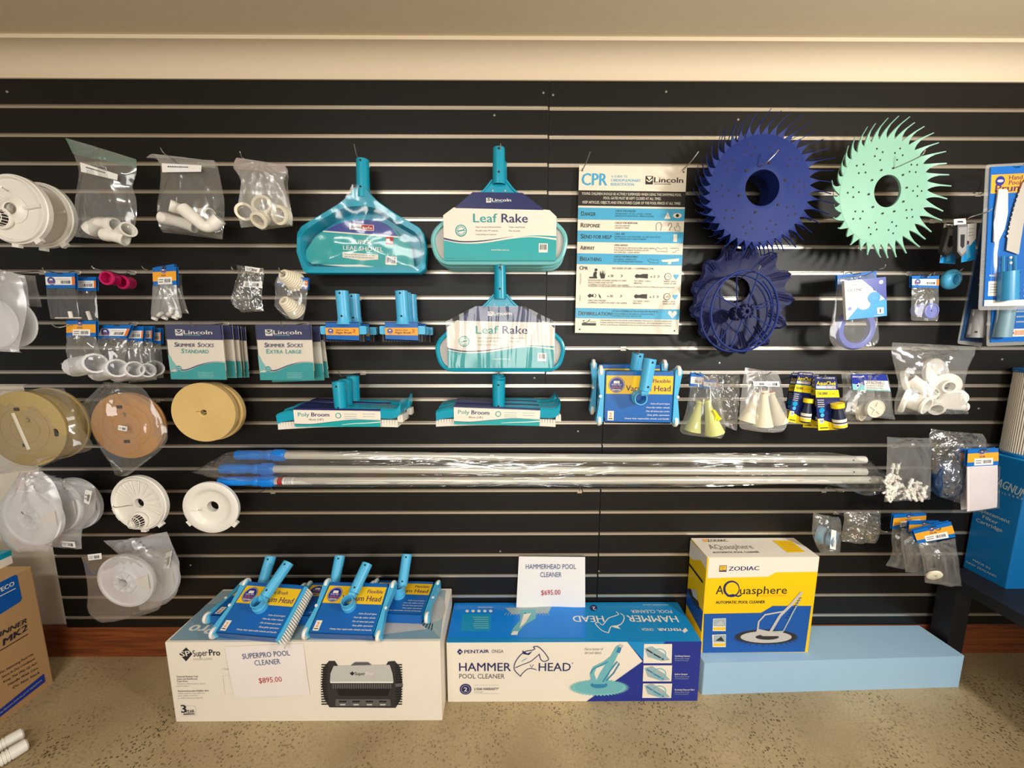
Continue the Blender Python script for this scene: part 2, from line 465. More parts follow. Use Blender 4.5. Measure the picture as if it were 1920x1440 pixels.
# ------------------------------------------------------------------ shared pieces
class Q:
    """maps (u, v) of a four-cornered print (v downwards) onto a frame; corners are given where they show"""
    def __init__(s, fr, tl, tr, br, bl, z=0.0, loc=False):
        s.c = [Vector((*p, 0)) if loc else fr.p(*p, z) for p in (tl, tr, br, bl)]; s.z = z
    def p(s, u, v):
        a, b, c, d = s.c
        q = (a*(1-u)+b*u)*(1-v)+(d*(1-u)+c*u)*v
        return (q.x, q.y)
    def rect(s, mb, u0, v0, u1, v1, m, z=.0004):
        z += mb.zi(); mb.poly([(*s.p(u, v), s.z+z) for u, v in ((u0, v1), (u1, v1), (u1, v0), (u0, v0))], m)
    def poly(s, mb, uv, m, z=.0004):
        z += mb.zi(); mb.poly([(*s.p(u, v), s.z+z) for u, v in uv], m)
    def text(s, mb, t, u0, u1, v, cap, m='ink', bold=0.0, z=.0008, shear=0.0):
        a = Vector(s.p((u0+u1)/2, v)); b = Vector(s.p((u0+u1)/2, v-cap))
        mb.text(t, s.p(u0, v), s.p(u1, v), (a-b).length, m, bold, s.z+z, shear)
    def circ(s, mb, u, v, r, m, z=.0006, n=20, ru=None):
        """r in v units of height"""
        c = s.p(u, v); R = (Vector(s.p(u, v+r))-Vector(c)).length
        mb.disc(c, R, m, n, s.z+z+mb.zi()); return c, R
    def line(s, mb, uv, w, m, z=.0007, closed=False):
        mb.line([s.p(*a) for a in uv], w, m, s.z+z+mb.zi(), closed)
    def bars(s, mb, u0, v0, u1, v1, m='ink', n=11, z=.0008, seed=1):
        r = random.Random(seed); x = u0; st = (u1-u0)/n
        for i in range(n):
            w = st*r.choice((.35, .5, .7)); s.rect(mb, x, v0, x+w, v1, m, z); x += st
    def lines(s, mb, u0, u1, vs, h, m='mid_grey', z=.0007, seed=3):
        """rows of print too small to read: broken runs of ink"""
        r = random.Random(seed)
        for v in vs:
            u = u0; e = u1-(u1-u0)*r.uniform(0, .2)
            while u < e:
                w = (u1-u0)*r.uniform(.04, .12); s.rect(mb, u, v, min(u+w, e), v+h, m, z); u += w+(u1-u0)*.02
def wave(q, mb, pts_top, pts_bot, m, z=.0006, n=8):
    a = smoothpath([(u, v, 0) for u, v in pts_top], n); b2 = smoothpath([(u, v, 0) for u, v in pts_bot], n)
    k = len(a); z += mb.zi()
    mb.add([(*q.p(p.x, p.y), q.z+z) for p in a]+[(*q.p(p.x, p.y), q.z+z) for p in b2],
           [(i, i+k, i+k+1, i+1) for i in range(k-1)], m)
def resample(pts, n):
    P = [Vector((p[0], p[1])) for p in pts]; P.append(P[0]); L = [0]
    for i in range(len(P)-1): L.append(L[-1]+(P[i+1]-P[i]).length)
    o = []; j = 0
    for i in range(n):
        d = L[-1]*i/n
        while L[j+1] < d: j += 1
        t = (d-L[j])/max(1e-9, L[j+1]-L[j]); o.append(tuple(P[j].lerp(P[j+1], t)))
    return o
SLOTS = up+lo
def hook(px, py, Y, label, extra=.03, tip=.028, drop=.0, snap=None):
    """wire display hook: clip in a slot of the wall, wire passing the hole at pixel px, py at depth Y, upturned end"""
    P = at(px, py, Y)
    zs = min(SLOTS, key=lambda z: abs(z-(P.z+.012))) if snap is None else snap
    t = thing('wire_hook', label, 'hook', Matrix.Translation((P.x, 0, zs)), 'wire hooks in the slatwall')
    c = MB('aluminium'); c.box(-.011, .011, -.0035, -.0015, -.012, .004)
    c.v = [Vector((v.x, v.y, v.z)) for v in c.v]
    o = c.build('clip', t)
    dz = P.z-zs
    w = MB('wire'); yy = Y-extra
    w.tube(smoothpath([(0, -.002, -.004), (0, -.018, -.003), (0, Y*.5, dz*.5), (0, Y, dz), (0, yy, dz+.004), (0, yy-tip*.35, dz+.004+tip*.35), (0, yy-tip*.7, dz+.004+tip)], 4), .0017, 6)
    w.build('wire', t)
    return t
def socket(mb, a, b2, r0, r1, m, holes=(), n=18, hm='hole'):
    """round pole socket from a to b2 (local 3d), open at a, with round screw holes [(t along, angle)]"""
    a, b2 = V3(a), V3(b2); ax = (a-b2).normalized(); L = (a-b2).length
    mb.lathe([(r1, 0), (r0, L), (r0*.8, L), (r0*.78, L*.5), (0, L*.5)], n, b2, m, ax)
    for t, off in holes:
        c = b2.lerp(a, t); rad = r1+(r0-r1)*t
        side = Vector((1, 0, 0)) if abs(ax.x) < .8 else Vector((0, 1, 0))
        out = (Vector((0, 0, 1))-ax*ax.z).normalized()
        sd = ax.cross(out); d = (out*math.cos(off)+sd*math.sin(off)).normalized()
        mb.lathe([(.0, .0012), (.0036, .0012), (.0036, -.004)], 10, c+d*rad, hm, d)
def badge(mb, q, u, v, r, z=.0007):
    c, R = q.circ(mb, u, v, r, 'royal', z)
    z0 = q.z+z+mb.n*1e-5
    mb.ring(c, R*.86, R*.93, 'light_grey', 20, z0+.0003)
    mb.poly([(c[0]-R*.4, c[1]+R*.15, z0+.0004), (c[0]+R*.4, c[1]+R*.15, z0+.0004), (c[0]+R*.34, c[1]+R*.5, z0+.0004), (c[0]-R*.34, c[1]+R*.5, z0+.0004)], 'white')
    mb.text('POOL PRO', (c[0]-R*.6, c[1]-R*.1), (c[0]+R*.6, c[1]-R*.1), R*.2, 'white', .01, z0+.0004)
    mb.text('GOLD', (c[0]-R*.6, c[1]-R*.5), (c[0]+R*.6, c[1]-R*.5), R*.32, 'orange', .02, z0+.0004)
    mb.line([(c[0]-R*.5, c[1]-R*.65), (c[0]+R*.5, c[1]-R*.65)], R*.1, 'white', z0+.0004)
def lincoln(mb, q, u0, u1, v, cap, m='white', m2='teal_pale', logo_w=.2):
    """square yacht mark and word"""
    uw = (u1-u0)*logo_w
    q.rect(mb, u0, v-cap*1.15, u0+uw, v+cap*.35, m, .0007)
    dm = 'navy' if m == 'white' else 'sign_cream'
    q.poly(mb, [(u0+uw*.15, v-cap*1.02), (u0+uw*.85, v-cap*1.02), (u0+uw*.5, v-cap*.4)], dm, .001)
    q.poly(mb, [(u0+uw*.1, v-cap*.6), (u0+uw*.45, v-cap*.2), (u0+uw*.9, v-cap*.7), (u0+uw*.9, v-cap*.35), (u0+uw*.5, v+.0), (u0+uw*.1, v-cap*.3)], dm, .001)
    q.text(mb, 'Lincoln', u0+uw*1.15, u1, v, cap, m, .035)
    q.lines(mb, u0+uw*1.2, u0+uw+(u1-u0)*.5, [v+cap*.18], cap*.14, m2, .0008)

# ------------------------------------------------------------------ leaf shovel
fr = face(682, 430, -.07, tilt=-2)
t = thing('leaf_shovel', 'teal plastic leaf shovel with shrink-wrapped card, left of the leaf rakes', 'leaf shovel', fr)
out = [(666, 362), (652, 377), (639, 387), (604, 408), (571, 428), (563, 441), (562, 476), (573, 508), (580, 515), (792, 515), (801, 507), (804, 470), (799, 442), (790, 430), (748, 406), (711, 380), (699, 368), (692, 356), (668, 356)]
inn = [(661, 393), (650, 396), (636, 402), (606, 419), (582, 435), (572, 449), (571, 474), (579, 496), (584, 502), (782, 503), (790, 497), (794, 468), (790, 450), (780, 439), (744, 418), (715, 398), (706, 395), (690, 392), (672, 392)]
oo = resample(fr.ps(out), 96); ii = resample(fr.ps(inn), 96)
oo = [(p.x, p.y) if hasattr(p, 'x') else p for p in oo]
def ringz(P, z, k=1.0, c=(0, 0)): return [(c[0]+(p[0]-c[0])*k, c[1]+(p[1]-c[1])*k, z) for p in P]
cc = fr.p(682, 455); cc = (cc.x, cc.y)
b = MB('teal')
b.loft([ringz(oo, -.028, .97, cc), ringz(oo, .018, 1, cc), ringz(oo, .026, .992, cc), ringz(oo, .028, .98, cc), ringz(ii, .028, 1.01, cc), ringz(ii, .022, 1, cc), ringz(ii, -.032, .95, cc)], 'teal')
b.build('scoop', t)
b = MB('teal'); a1, a2 = fr.p(680, 300, .012), fr.p(681, 372, .008)
socket(b, a1, a2, .0225, .0245, 'teal', [(.93, 0), (.25, 0)])
b.build('handle_socket', t)
# card insert
b = MB('teal_print')
arc = [(590, 447), (610, 432), (632, 420), (660, 413.5), (687, 412), (712, 415), (734, 425), (752, 446)]
g = smoothpath([fr.p(x, y, .004) for x, y in arc], 5)
body = [tuple(p)[:2] for p in g]+[tuple(fr.p(x, y, .004))[:2] for x, y in ((772, 463), (776, 490), (779, 510), (752, 508), (700, 500), (640, 497), (585, 495), (574, 486), (574, 470))]
b.prism(body, .004, .006, 'teal_print')
nv = [fr.p(x, y, .0066) for x, y in ((610, 432), (620, 426), (632, 420), (646, 416), (660, 413.5), (674, 412.3), (687, 412), (700, 413), (712, 415), (724, 420), (734, 427), (747, 443))]
b.poly(nv, 'royal')
b.poly([fr.p(x, y, .007) for x, y in ((607, 432.5), (747, 443), (749, 446), (604, 434.5))], 'white')
q = Q(fr, (655, 419), (701, 422), (701, 433), (655, 430), .0072)
b.poly([q.c[0].xy[:]+(.0073,), q.c[3].xy[:]+(.0073,), q.c[2].xy[:]+(.0073,), q.c[1].xy[:]+(.0073,)], 'white')
q.rect(b, .5, .08, .97, .9, 'red', .0006); q.text(b, 'Swim', .06, .49, .78, .5, 'royal', .02, .0012, .2); q.text(b, 'safe', .54, .93, .78, .5, 'white', .02, .0012)
q = Q(fr, (640, 444), (760, 448), (758, 500), (640, 492), .0066)
q.text(b, 'SUPER', .16, .47, .26, .17, 'white', .02); q.text(b, 'LEAF SHOVEL', .03, .66, .5, .17, 'white', .02)
q.poly(b, [(.02, .58), (.58, .62), (.585, .8), (.32, .88), (.02, .8)], 'box_white')
q.lines(b, .05, .56, [.65, .74], .035, 'mist_print', .0009)
q.rect(b, .695, -.05, .815, .23, 'red', .0006); q.text(b, '1', .71, .755, .15, .15, 'white', .03, .001); q.lines(b, .76, .81, [.1, .15], .03, 'white', .001)
q.rect(b, .7, .66, .88, .97, 'white', .0006); q.bars(b, .72, .7, .86, .9, 'navy', 9, .001)
b.poly([fr.p(x, y, .0068) for x, y in ((602, 496.5), (676, 496), (751, 508.5))], 'white')
b.build('card', t)
b = MB('shrink')
hull = [(668, 352), (650, 382), (604, 412), (568, 436), (565, 476), (577, 508), (790, 511), (801, 470), (795, 443), (748, 410), (712, 383), (694, 354)]
hp = resample(fr.ps(hull), 96)
c0 = Vector(fr.p(684, 462))
def wr(u, v):
    p = Vector((*hp[int(u*96) % 96], 0)).lerp(c0, v)
    return (p.x, p.y, .0315+.0018*noise.noise(Vector((p.x*25, p.y*25, 2)))-.008*math.sin(v*1.5))
b.grid(wr, 96, 12); b.build('shrink_wrap', t)
hook(675, 301, -.075, 'wire hook holding the teal leaf shovel', .028, .03)

# ------------------------------------------------------------------ leaf rakes
def leaf_rake(fr, label, wrap=False, tube_m='teal_pale', net_m='light_grey'):
    """local metres, origin at the card's centre"""
    t = thing('leaf_rake', label, 'leaf rake', fr, 'leaf rakes on hooks')
    b = MB(tube_m)
    outl = roundpoly([(-.222, -.092), (-.245, .005), (-.18, .062), (-.075, .118), (.075, .118), (.18, .062), (.245, .005), (.222, -.092)], .06, 6)
    b.tube([(p[0], p[1], -.012) for p in outl], .0085, 8, closed=True); b.build('frame', t)
    b = MB(net_m)
    op = resample(outl, 64)
    def nf(u, v):
        p = op[int(round(u*64)) % 64]; k = 1-v*.96
        return (p[0]*k, p[1]*k, -.014-.008*math.sin(min(1, v*1.6)*1.57)+.006*noise.noise(Vector((p[0]*k*25, p[1]*k*25, .5))))
    b.grid(nf, 64, 8); b.build('net', t)
    b = MB('teal')
    b.prism([(-.023, .19), (-.03, .178), (-.05, .158), (-.092, .122), (-.092, .08), (.092, .08), (.092, .122), (.05, .158), (.03, .178), (.023, .19)], -.01, -.004)
    for s in (-1, 1):
        b.tube([(s*.024, .187, -.004), (s*.048, .158, -.004), (s*.09, .121, -.004)], .0045, 6)
        b.lathe([(0, .002), (.003, .002), (.003, 0)], 8, (s*.022, .152, -.004), 'light_grey')
    b.build('neck', t)
    b = MB('teal'); socket(b, (0, .29, -.002), (0, .172, -.006), .0205, .0235, 'teal', [(.93, 0), (.3, 0)])
    b.build('handle_socket', t)
    b = MB('box_white')
    sil = [(-.197, -.078), (-.197, .068), (-.16, .094), (-.075, .098), (.075, .098), (.158, .088), (.178, .086), (.203, .064), (.203, -.082)]
    b.prism(sil, .0, .0035, 'box_white')
    b.poly([(-.155, .094), (-.092, .145), (.052+.03, .143), (.158, .088)][::-1], 'navy', .0042)
    b.prism([(-.155, .092), (-.092, .145), (.082, .143), (.158, .086)], -.001, .0036, 'navy')
    q = Q(None, (-.197, .1), (.203, .1), (.203, -.082), (-.197, -.078), .0036, loc=True)
    wave(q, b, [(0, .64), (.15, .70), (.35, .69), (.62, .6), (.8, .55), (1, .56)], [(0, 1), (.15, 1), (.35, 1), (.62, 1), (.8, 1), (1, 1)], 'teal_print', .0005)
    wave(q, b, [(0, .605), (.15, .665), (.35, .65), (.62, .57)], [(0, .64), (.15, .69), (.35, .67), (.62, .572)], 'navy', .0009)
    wave(q, b, [(0, .64), (.15, .70), (.35, .69), (.62, .6), (.8, .565), (1, .6)], [(0, .655), (.15, .712), (.35, .702), (.62, .612), (.8, .585), (1, .635)], 'box_white', .0011)
    q.text(b, 'Leaf', .265, .475, .31, .17, 'teal_ink', .02, .001); q.text(b, 'Rake', .515, .745, .31, .17, 'navy_ink', .025, .001)
    c, R = q.circ(b, .155, .47, .115, 'teal_ink'); b.disc(c, R*.82, 'box_white', 20, .0052); b.ring(c, R*.55, R*.63, 'teal_ink', 20, .0056)
    for k in range(12):
        a = k*math.pi/6; b.line([(c[0]+R*.66*math.cos(a), c[1]+R*.66*math.sin(a)), (c[0]+R*.78*math.cos(a), c[1]+R*.78*math.sin(a))], R*.12, 'teal_ink', .0056)
    b.line([(c[0]-R*.6, c[1]-R*.12), (c[0]+R*.6, c[1]+R*.12)], R*.2, 'teal_ink', .006)
    for k, (x0, x1, s) in enumerate(((.285, .51, 'Super strong reinforced frame'), (.285, .48, 'Durable nylon PP material'), (.285, .465, 'Long lasting net material'), (.58, .72, 'Clear easy frame'), (.58, .68, 'Fits all poles'))):
        q.text(b, s, x0, x1, .41+.07*(k % 3), .03, 'mid_grey', 0, .001)
    q.text(b, 'www.lrilw.com.au', .42, .58, .845, .035, 'white', .01, .001)
    q.rect(b, .845, .7, .925, .87, 'white', .0009); q.bars(b, .853, .72, .917, .82, 'ink', 10, .0013)
    n = Q(None, (-.092, .145), (.082, .145), (.082, .098), (-.092, .098), .0038, loc=True)
    lincoln(b, n, .27, .77, .66, .22)
    b.build('card', t)
    b = MB('teal_print'); b.box(-.196, .202, -.086, -.079, -.024, .003); b.build('card_base', t)
    if wrap:
        b = MB('glare_film')
        def wf(u, v):
            x = -.2+.405*u; y = -.083+.23*v; y = min(y, .09+(.055 if abs(x) < .09 else .055*(1-(abs(x)-.09)/.11)))
            return (x, y, .0075+.0022*math.sin(x*150+noise.noise(Vector((x*20, y*6, 4)))*4)*(.3+abs(noise.noise(Vector((x*9, y*4, 8)))))+.003*noise.noise(Vector((x*12, y*12, 1))))
        b.grid(wf, 70, 20); b.build('shrink_wrap', t)
    return t
fr = face(936, 442, -.15)
rk = leaf_rake(fr, 'front leaf rake of the upper stack, with uncreased white card')
for i, (y, dy, l) in enumerate(((-.1, -.004, 'leaf rake directly behind the front one of the upper stack'), (-.05, -.006, 'rearmost leaf rake of the upper stack, against the wall'))):
    m2 = Matrix.Translation((.006*i, 0, dy)) @ fr.m
    m2.translation.y = y
    copy_thing(rk, l, m2)
hook(939, 290, -.15, 'wire hook holding the upper stack of leaf rakes', .012, .02)
fr = face(938, 648, -.13)
leaf_rake(fr, 'single leaf rake below the stack, its card under glaring shrink wrap', True, 'teal')
hook(939, 510, -.135, 'wire hook holding the single lower leaf rake', .012, .02)

# ------------------------------------------------------------------ poly brooms
def poly_broom(fr, label):
    t = thing('pool_broom', label, 'broom', fr, 'pool brooms on hooks')
    b = MB('teal')
    path = [(-.225, -.012), (-.19, -.002), (-.1, .004), (0, .005), (.1, .004), (.19, .0), (.215, .012), (.222, .03)]
    rings = []
    for x, y in smoothpath([(*p, 0) for p in path], 4) and [(p.x, p.y) for p in smoothpath([(*p, 0) for p in path], 4)]:
        rings.append([(x, y-.018, -.02), (x, y-.018, .022), (x, y+.012, .026), (x, y+.018, .018), (x, y+.018, -.02)])
    b.loft(rings, 'teal', False); b.build('head', t)
    b = MB('brush_white')
    for i in range(46):
        x = -.222+.444*i/45; y = -.02-.006*(abs(x)/.22)**2+(.02 if x > .21 else 0)
        b.prism([(x-.004, y), (x+.004, y), (x+.0052, y-.026), (x-.0052, y-.026)], -.014, .018)
    b.build('bristles', t)
    b = MB('teal'); socket(b, (0, .118, .004), (0, .008, .004), .0235, .0215, 'teal', [(.86, 0), (.16, 0)]); b.build('handle_socket', t)
    b = MB('box_white')
    b.prism([(-.16, -.04), (.148, -.046), (.15, .012), (-.16, .022)], .024, .0275, 'box_white')
    b.prism([(-.16, .02), (.15, .01), (.15, .018), (-.16, .028)], -.022, .0275, 'navy')
    q = Q(None, (-.16, .022), (.15, .012), (.148, -.046), (-.16, -.040), .0276, loc=True)
    wave(q, b, [(0, .86), (.2, .86), (.45, .7), (.7, .57), (1, .6)], [(0, 1), (.2, 1), (.45, 1), (.7, 1), (1, 1)], 'teal_print', .0004)
    wave(q, b, [(0, .82), (.2, .83), (.45, .68), (.7, .55), (1, .57)], [(0, .85), (.2, .86), (.45, .7), (.7, .565), (1, .58)], 'navy', .0008)
    wave(q, b, [(.55, .86), (.7, .78), (.85, .74), (1, .66)], [(.55, .88), (.7, .82), (.85, .79), (1, .72)], 'white', .0008)
    q.text(b, 'Poly', .05, .18, .38, .24, 'teal_ink', .01); q.text(b, 'Broom', .205, .41, .38, .25, 'navy_ink', .03)
    q.text(b, '45cm (18")', .17, .34, .62, .12, 'mid_grey', 0)
    c, R = q.circ(b, .515, .32, .17, 'teal_ink'); b.disc(c, R*.72, 'box_white', 18, .0286)
    q.lines(b, .585, .74, [.2, .34, .46], .03, 'mist_print'); q.lines(b, .8, .95, [.18, .34], .03, 'mist_print', seed=8)
    b.build('card', t)
    return t
fr = face(641, 775, -.2, roll=1)
a = poly_broom(fr, 'front one of three teal pool brooms left of the pair')
def shifted(fr, Y, dx=0, dz=0, roll=0):
    m2 = fr.m.copy(); m2.translation.y = Y; m2.translation.x += dx; m2.translation.z += dz
    return m2 @ Matrix.Rotation(math.radians(roll), 4, 'Z')
copy_thing(a, 'middle one of three teal pool brooms on the left hook', shifted(fr, -.145, -.004, .0, -1.5))
copy_thing(a, 'rearmost of three teal pool brooms on the left hook', shifted(fr, -.09, .004, .006, -1))
hook(641, 705, -.2, 'wire hook holding the three left brooms', .012, .018)
fr = face(935, 772, -.2, roll=-.3)
copy_thing(a, 'front one of three teal pool brooms under the lower leaf rake', fr)
copy_thing(a, 'middle one of three teal pool brooms under the lower leaf rake', shifted(fr, -.145, .0, .004))
copy_thing(a, 'rearmost of three teal pool brooms under the lower leaf rake', shifted(fr, -.09, -.004, .006, 1))
hook(935, 702, -.2, 'wire hook holding the three brooms under the leaf rake', .01, .012)

# ------------------------------------------------------------------ algae brushes
def algae_brush(fr, label):
    t = thing('algae_brush', label, 'brush', fr, 'algae brushes on hooks')
    b = MB('sky'); socket(b, (.0, .107, .003), (.003, -.008, .003), .0225, .022, 'sky', [(.92, 0), (.22, 0)])
    b.lathe([(.022, .03), (.024, .012), (.03, 0)], 18, (.003, -.012, .003), 'sky', (0, 1, 0)); b.build('handle_socket', t)
    b = MB('sky'); b.prism(rr(-.081, -.048, .083, -.018, .005), -.014, .014); b.build('block', t)
    b = MB('wire')
    for k in range(15):
        x = -.07+.01*k; b.prism([(x-.003, -.045), (x+.003, -.045), (x+.004, -.075), (x-.004, -.075)], -.01, .01, 'dark_grey')
    b.build('bristles', t)
    b = MB('blue_print')
    for x0, x1, yb in ((-.06, .058, -.068),):
        b.prism([(x0, -.004), (x1, -.004), (x1, yb-.005), (x0, yb)], .016, .0185)
        b.prism([(x0, -.004), (x1, -.004), (x1, -.0065), (x0, -.0065)], -.016, .0185)
        b.prism([(x0, yb), (x0+.035, yb-.002), (x1, yb-.005), (x1, yb-.002), (x0, yb+.003)], -.016, .0185)
    q = Q(None, (-.06, -.024), (.058, -.024), (.058, -.052), (-.06, -.05), .0186, loc=True)
    q.rect(b, 0, 0, 1, 1, 'amber'); badge(b, q, .15, .48, .4)
    q.text(b, 'Stainless Steel', .31, .68, .4, .2, 'ink', .0, .0009); q.text(b, 'Algae Brush', .3, .78, .78, .28, 'navy_ink', .03, .0009); q.text(b, '2', .82, .9, .62, .44, 'red', .03, .0009)
    b.build('card', t)
    return t
fr = face(645, 602, -.155, yaw=2)
a = algae_brush(fr, 'front algae brush on the left of the two brush hooks')
copy_thing(a, 'rear algae brush on the left of the two brush hooks', shifted(fr, -.062, .004, -.003))
hook(643, 562, -.15, 'wire hook holding the left algae brushes', .005, .012)
fr = face(755, 602, -.155, yaw=2)
copy_thing(a, 'front algae brush on the right of the two brush hooks', fr)
copy_thing(a, 'middle algae brush on the right of the two brush hooks', shifted(fr, -.107, .0, -.002))
copy_thing(a, 'rear algae brush on the right of the two brush hooks', shifted(fr, -.058, .008, -.004))
hook(753, 560, -.15, 'wire hook holding the right algae brushes', .005, .012)

# ------------------------------------------------------------------ safety sign
fr = face(1180, 470, -.028, tilt=-1.5)
t = thing('safety_sign', 'white and blue resuscitation chart hanging on two wires right of the leaf rakes', 'safety sign', fr)
TL, TR, BR, BL = (1086, 310), (1288, 313), (1272, 627), (1078, 624)
q = Q(fr, TL, TR, BR, BL, .0)
b = MB('sign_cream')
b.prism([tuple(p.xy) for p in (q.c[3], q.c[2], q.c[1], q.c[0])], -.003, .0, 'sign_cream')
rows = [(.243, .313, 1, 'DANGER', 'CHECK FOR DANGER', ['ENSURE SAFETY OF SELF, OTHERS + VICTIM', 'REMOVE VICTIM FROM WATER + REMOVE HAZARDS']),
        (.313, .378, 0, 'RESPONSE', 'CHECK FOR RESPONSE', ['CAN YOU HEAR ME?', 'SQUEEZE MY HAND']),
        (.378, .445, 1, 'SEND FOR HELP', 'CALL 000', ['REMAIN CALM + STAY ON PHONE + DO NOT LEAVE VICTIM', 'GET SOMEONE ELSE TO HELP IF NEEDED']),
        (.445, .513, 0, 'AIRWAY', 'OPEN AIRWAY', ['TILT HEAD BACK, WITH MOUTH OPEN CHECK AIRWAY', 'IF BLOCKED IS PRESENT POSITION VICTIM', 'ON THEIR SIDE + CLEAR AIRWAY']),
        (.513, .578, 1, 'BREATHING', 'CHECK FOR BREATHING', ['NOT NORMAL? COMMENCE CPR', 'PUT VICTIM IN RECOVERY POSITION']),
        (.845, .908, 1, 'DEFIBRILLATION', 'ATTACH DEFIBRILLATOR & FOLLOW PROMPTS', ['ATTACH DEFIBRILLATOR (AED) AS SOON AS POSSIBLE', 'CONTINUE CPR UNTIL SIGNS OF LIFE'])]
q.text(b, 'CPR', .028, .262, .113, .072, 'sign_blue', .06)
q.text(b, 'A GUIDE TO', .30, .45, .066, .013, 'sign_blue'); q.text(b, 'CARDIOPULMONARY', .30, .575, .09, .016, 'sign_blue', .02); q.text(b, 'RESUSCITATION', .30, .515, .113, .016, 'sign_blue', .02)
lincoln(b, q, .62, .97, .092, .032, 'sign_black', 'mid_grey')
q.rect(b, 0, .143, 1, .232, 'sign_black')
for s, u0, u1, v in (('YOUNG CHILDREN SHOULD BE ACTIVELY SUPERVISED WHEN USING THIS SWIMMING POOL', .03, .96, .169), ('POOL GATES MUST BE KEPT CLOSED AT ALL TIMES', .235, .77, .193), ('KEEP ARTICLES, OBJECTS AND STRUCTURES CLEAR OF THE POOL FENCE AT ALL TIMES', .04, .955, .219)):
    q.text(b, s, u0, u1, v, .0155, 'sign_cream', .01)
for v0, v1, blue, w, h1, ls in rows:
    if blue: q.rect(b, 0, v0, 1, v1, 'sign_blue')
    u1 = .03+.0225*len(w)
    vb = (v0+v1)/2+.013
    q.text(b, w[0], .03, .058, vb, .027, 'sign_black', .04); q.text(b, w[1:], .062, u1, vb, .022, 'sign_black', .04)
    q.text(b, h1, .35, .35+.0118*len(h1), v0+.022, .0115, 'sign_black', .02)
    for k, s in enumerate(ls): q.text(b, s, .35, .35+.0088*len(s), v0+.037+.013*k, .0085, 'sign_black')
K = 'sign_black'
q.poly(b, [(.81, .302), (.84, .262), (.87, .302)], 'sign_cream'); q.line(b, [(.84, .276), (.84, .29)], .0015, 'orange', .001)
ey = [(.89+.042*(1-math.cos(a)), .282-.015*math.sin(a)) for a in [math.pi*k/6 for k in range(13)]]
q.poly(b, ey, 'sign_cream'); q.circ(b, .932, .282, .01, 'sign_black', .0008)
q.line(b, [(.74, .372), (.74, .352), (.735, .34), (.75, .325), (.775, .325), (.79, .34), (.785, .36), (.78, .372)], .0014, K)
q.line(b, [(.85, .345), (.86, .328), (.88, .328), (.885, .345), (.87, .355), (.865, .37)], .0018, K)
q.line(b, [(.92, .372), (.91, .35), (.93, .35), (.935, .325), (.945, .325), (.945, .345), (.96, .347), (.965, .372)], .0014, K, closed=True)
q.rect(b, .905, .392, .94, .436, 'white'); q.rect(b, .91, .396, .935, .428, 'sign_cream', .0008)
q.line(b, [(.74, .483), (.76, .472), (.79, .48), (.83, .474), (.85, .474), (.85, .497), (.8, .494), (.76, .497), (.74, .483)], .0012, K)
q.line(b, [(.88, .475), (.96, .474), (.965, .485), (.93, .492), (.93, .5), (.9, .5)], .0012, K)
q.line(b, [(.67, .55), (.69, .54), (.73, .548), (.77, .543), (.77, .565), (.7, .562), (.67, .55)], .0012, K)
q.poly(b, [(.8, .546), (.97, .535), (.965, .553), (.9, .556), (.89, .571), (.86, .57), (.87, .557), (.81, .557)], 'sign_cream')
q.text(b, 'C', .028, .055, .612, .024, K, .04); q.text(b, 'PR', .058, .108, .612, .02, K, .04)
q.text(b, 'NO SIGNS OF LIFE — COMMENCE CPR', .34, .73, .605, .011, K, .02)
for v in (.645, .768):
    q.poly(b, [(.12, v+.018), (.125, v+.008), (.16, v+.008), (.16, v-.012), (.175, v-.025), (.195, v-.02), (.19, v+.0), (.2, v+.018)] if v < .7 else [(.11, v), (.135, v-.012), (.15, v-.004), (.165, v-.012), (.17, v+.01), (.15, v+.006), (.13, v+.014)], K)
    if v < .7:
        c, R = q.circ(b, .185, v-.034, .009, K, .0006, 10)
        q.poly(b, [(.235, v+.018), (.222, v-.006), (.225, v-.03), (.238, v-.008), (.245, v-.036), (.25, v-.008), (.262, v-.034), (.262, v-.004), (.276, v-.018), (.268, v+.018)], K)
    else:
        q.line(b, [(.18, v-.012), (.195, v), (.18, v+.012)], .002, K); q.poly(b, [(.215, v-.014), (.235, v+.002), (.24, v+.018), (.225, v+.01)], K)
    q.text(b, 'x 30', .3, .352, v+.008, .015, K, .02); q.line(b, [(.425, v-.006), (.44, v+.0), (.425, v+.008)], .0022, K)
    q.poly(b, [(.555, v), (.57, v-.012), (.6, v-.008), (.63, v-.013), (.68, v-.014), (.68, v+.014), (.6, v+.01), (.57, v+.013)], K)
    q.text(b, 'x 2', .705, .75, v+.008, .014, K, .02); q.line(b, [(.775, v-.006), (.79, v), (.775, v+.008)], .0022, K)
    c, R = q.circ(b, .87, v, .021, K, .0005); q.circ(b, .87, v, .018, 'sign_cream', .0006); q.text(b, 'CPR', .853, .887, v+.006, .01, K, 0, .0007)
    ht = [(.95, v+.018), (.925, v-.004), (.93, v-.014), (.942, v-.014), (.95, v-.006), (.958, v-.014), (.97, v-.014), (.975, v-.004)]
    q.poly(b, ht, 'sign_blue')
    for k, (s, u0, u1) in enumerate((('POSITION HEEL OF HAND CENTRE OF CHEST', .115, .48), ('PLACE OTHER HAND ON TOP', .115, .35), ('COMPRESS 1/3 DEPTH OF CHEST (100-120/MIN)', .115, .5)) if v < .7 else (('USING TWO FINGERS', .115, .29), ('COMPRESS 1/3 DEPTH OF CHEST (100-120/MIN)', .115, .49))):
        q.text(b, s, u0, u1, v+.034+.0135*k, .009, K)
    q.text(b, 'TILT HEAD + GIVE 2', .55, .71, v+.034, .009, K); q.text(b, 'BREATHS', .55, .625, v+.0475, .009, K)
    q.text(b, 'REPEAT UNTIL', .835, .955, v+.034, .009, K); q.text(b, 'SIGNS OF LIFE', .835, .955, v+.0475, .009, K)
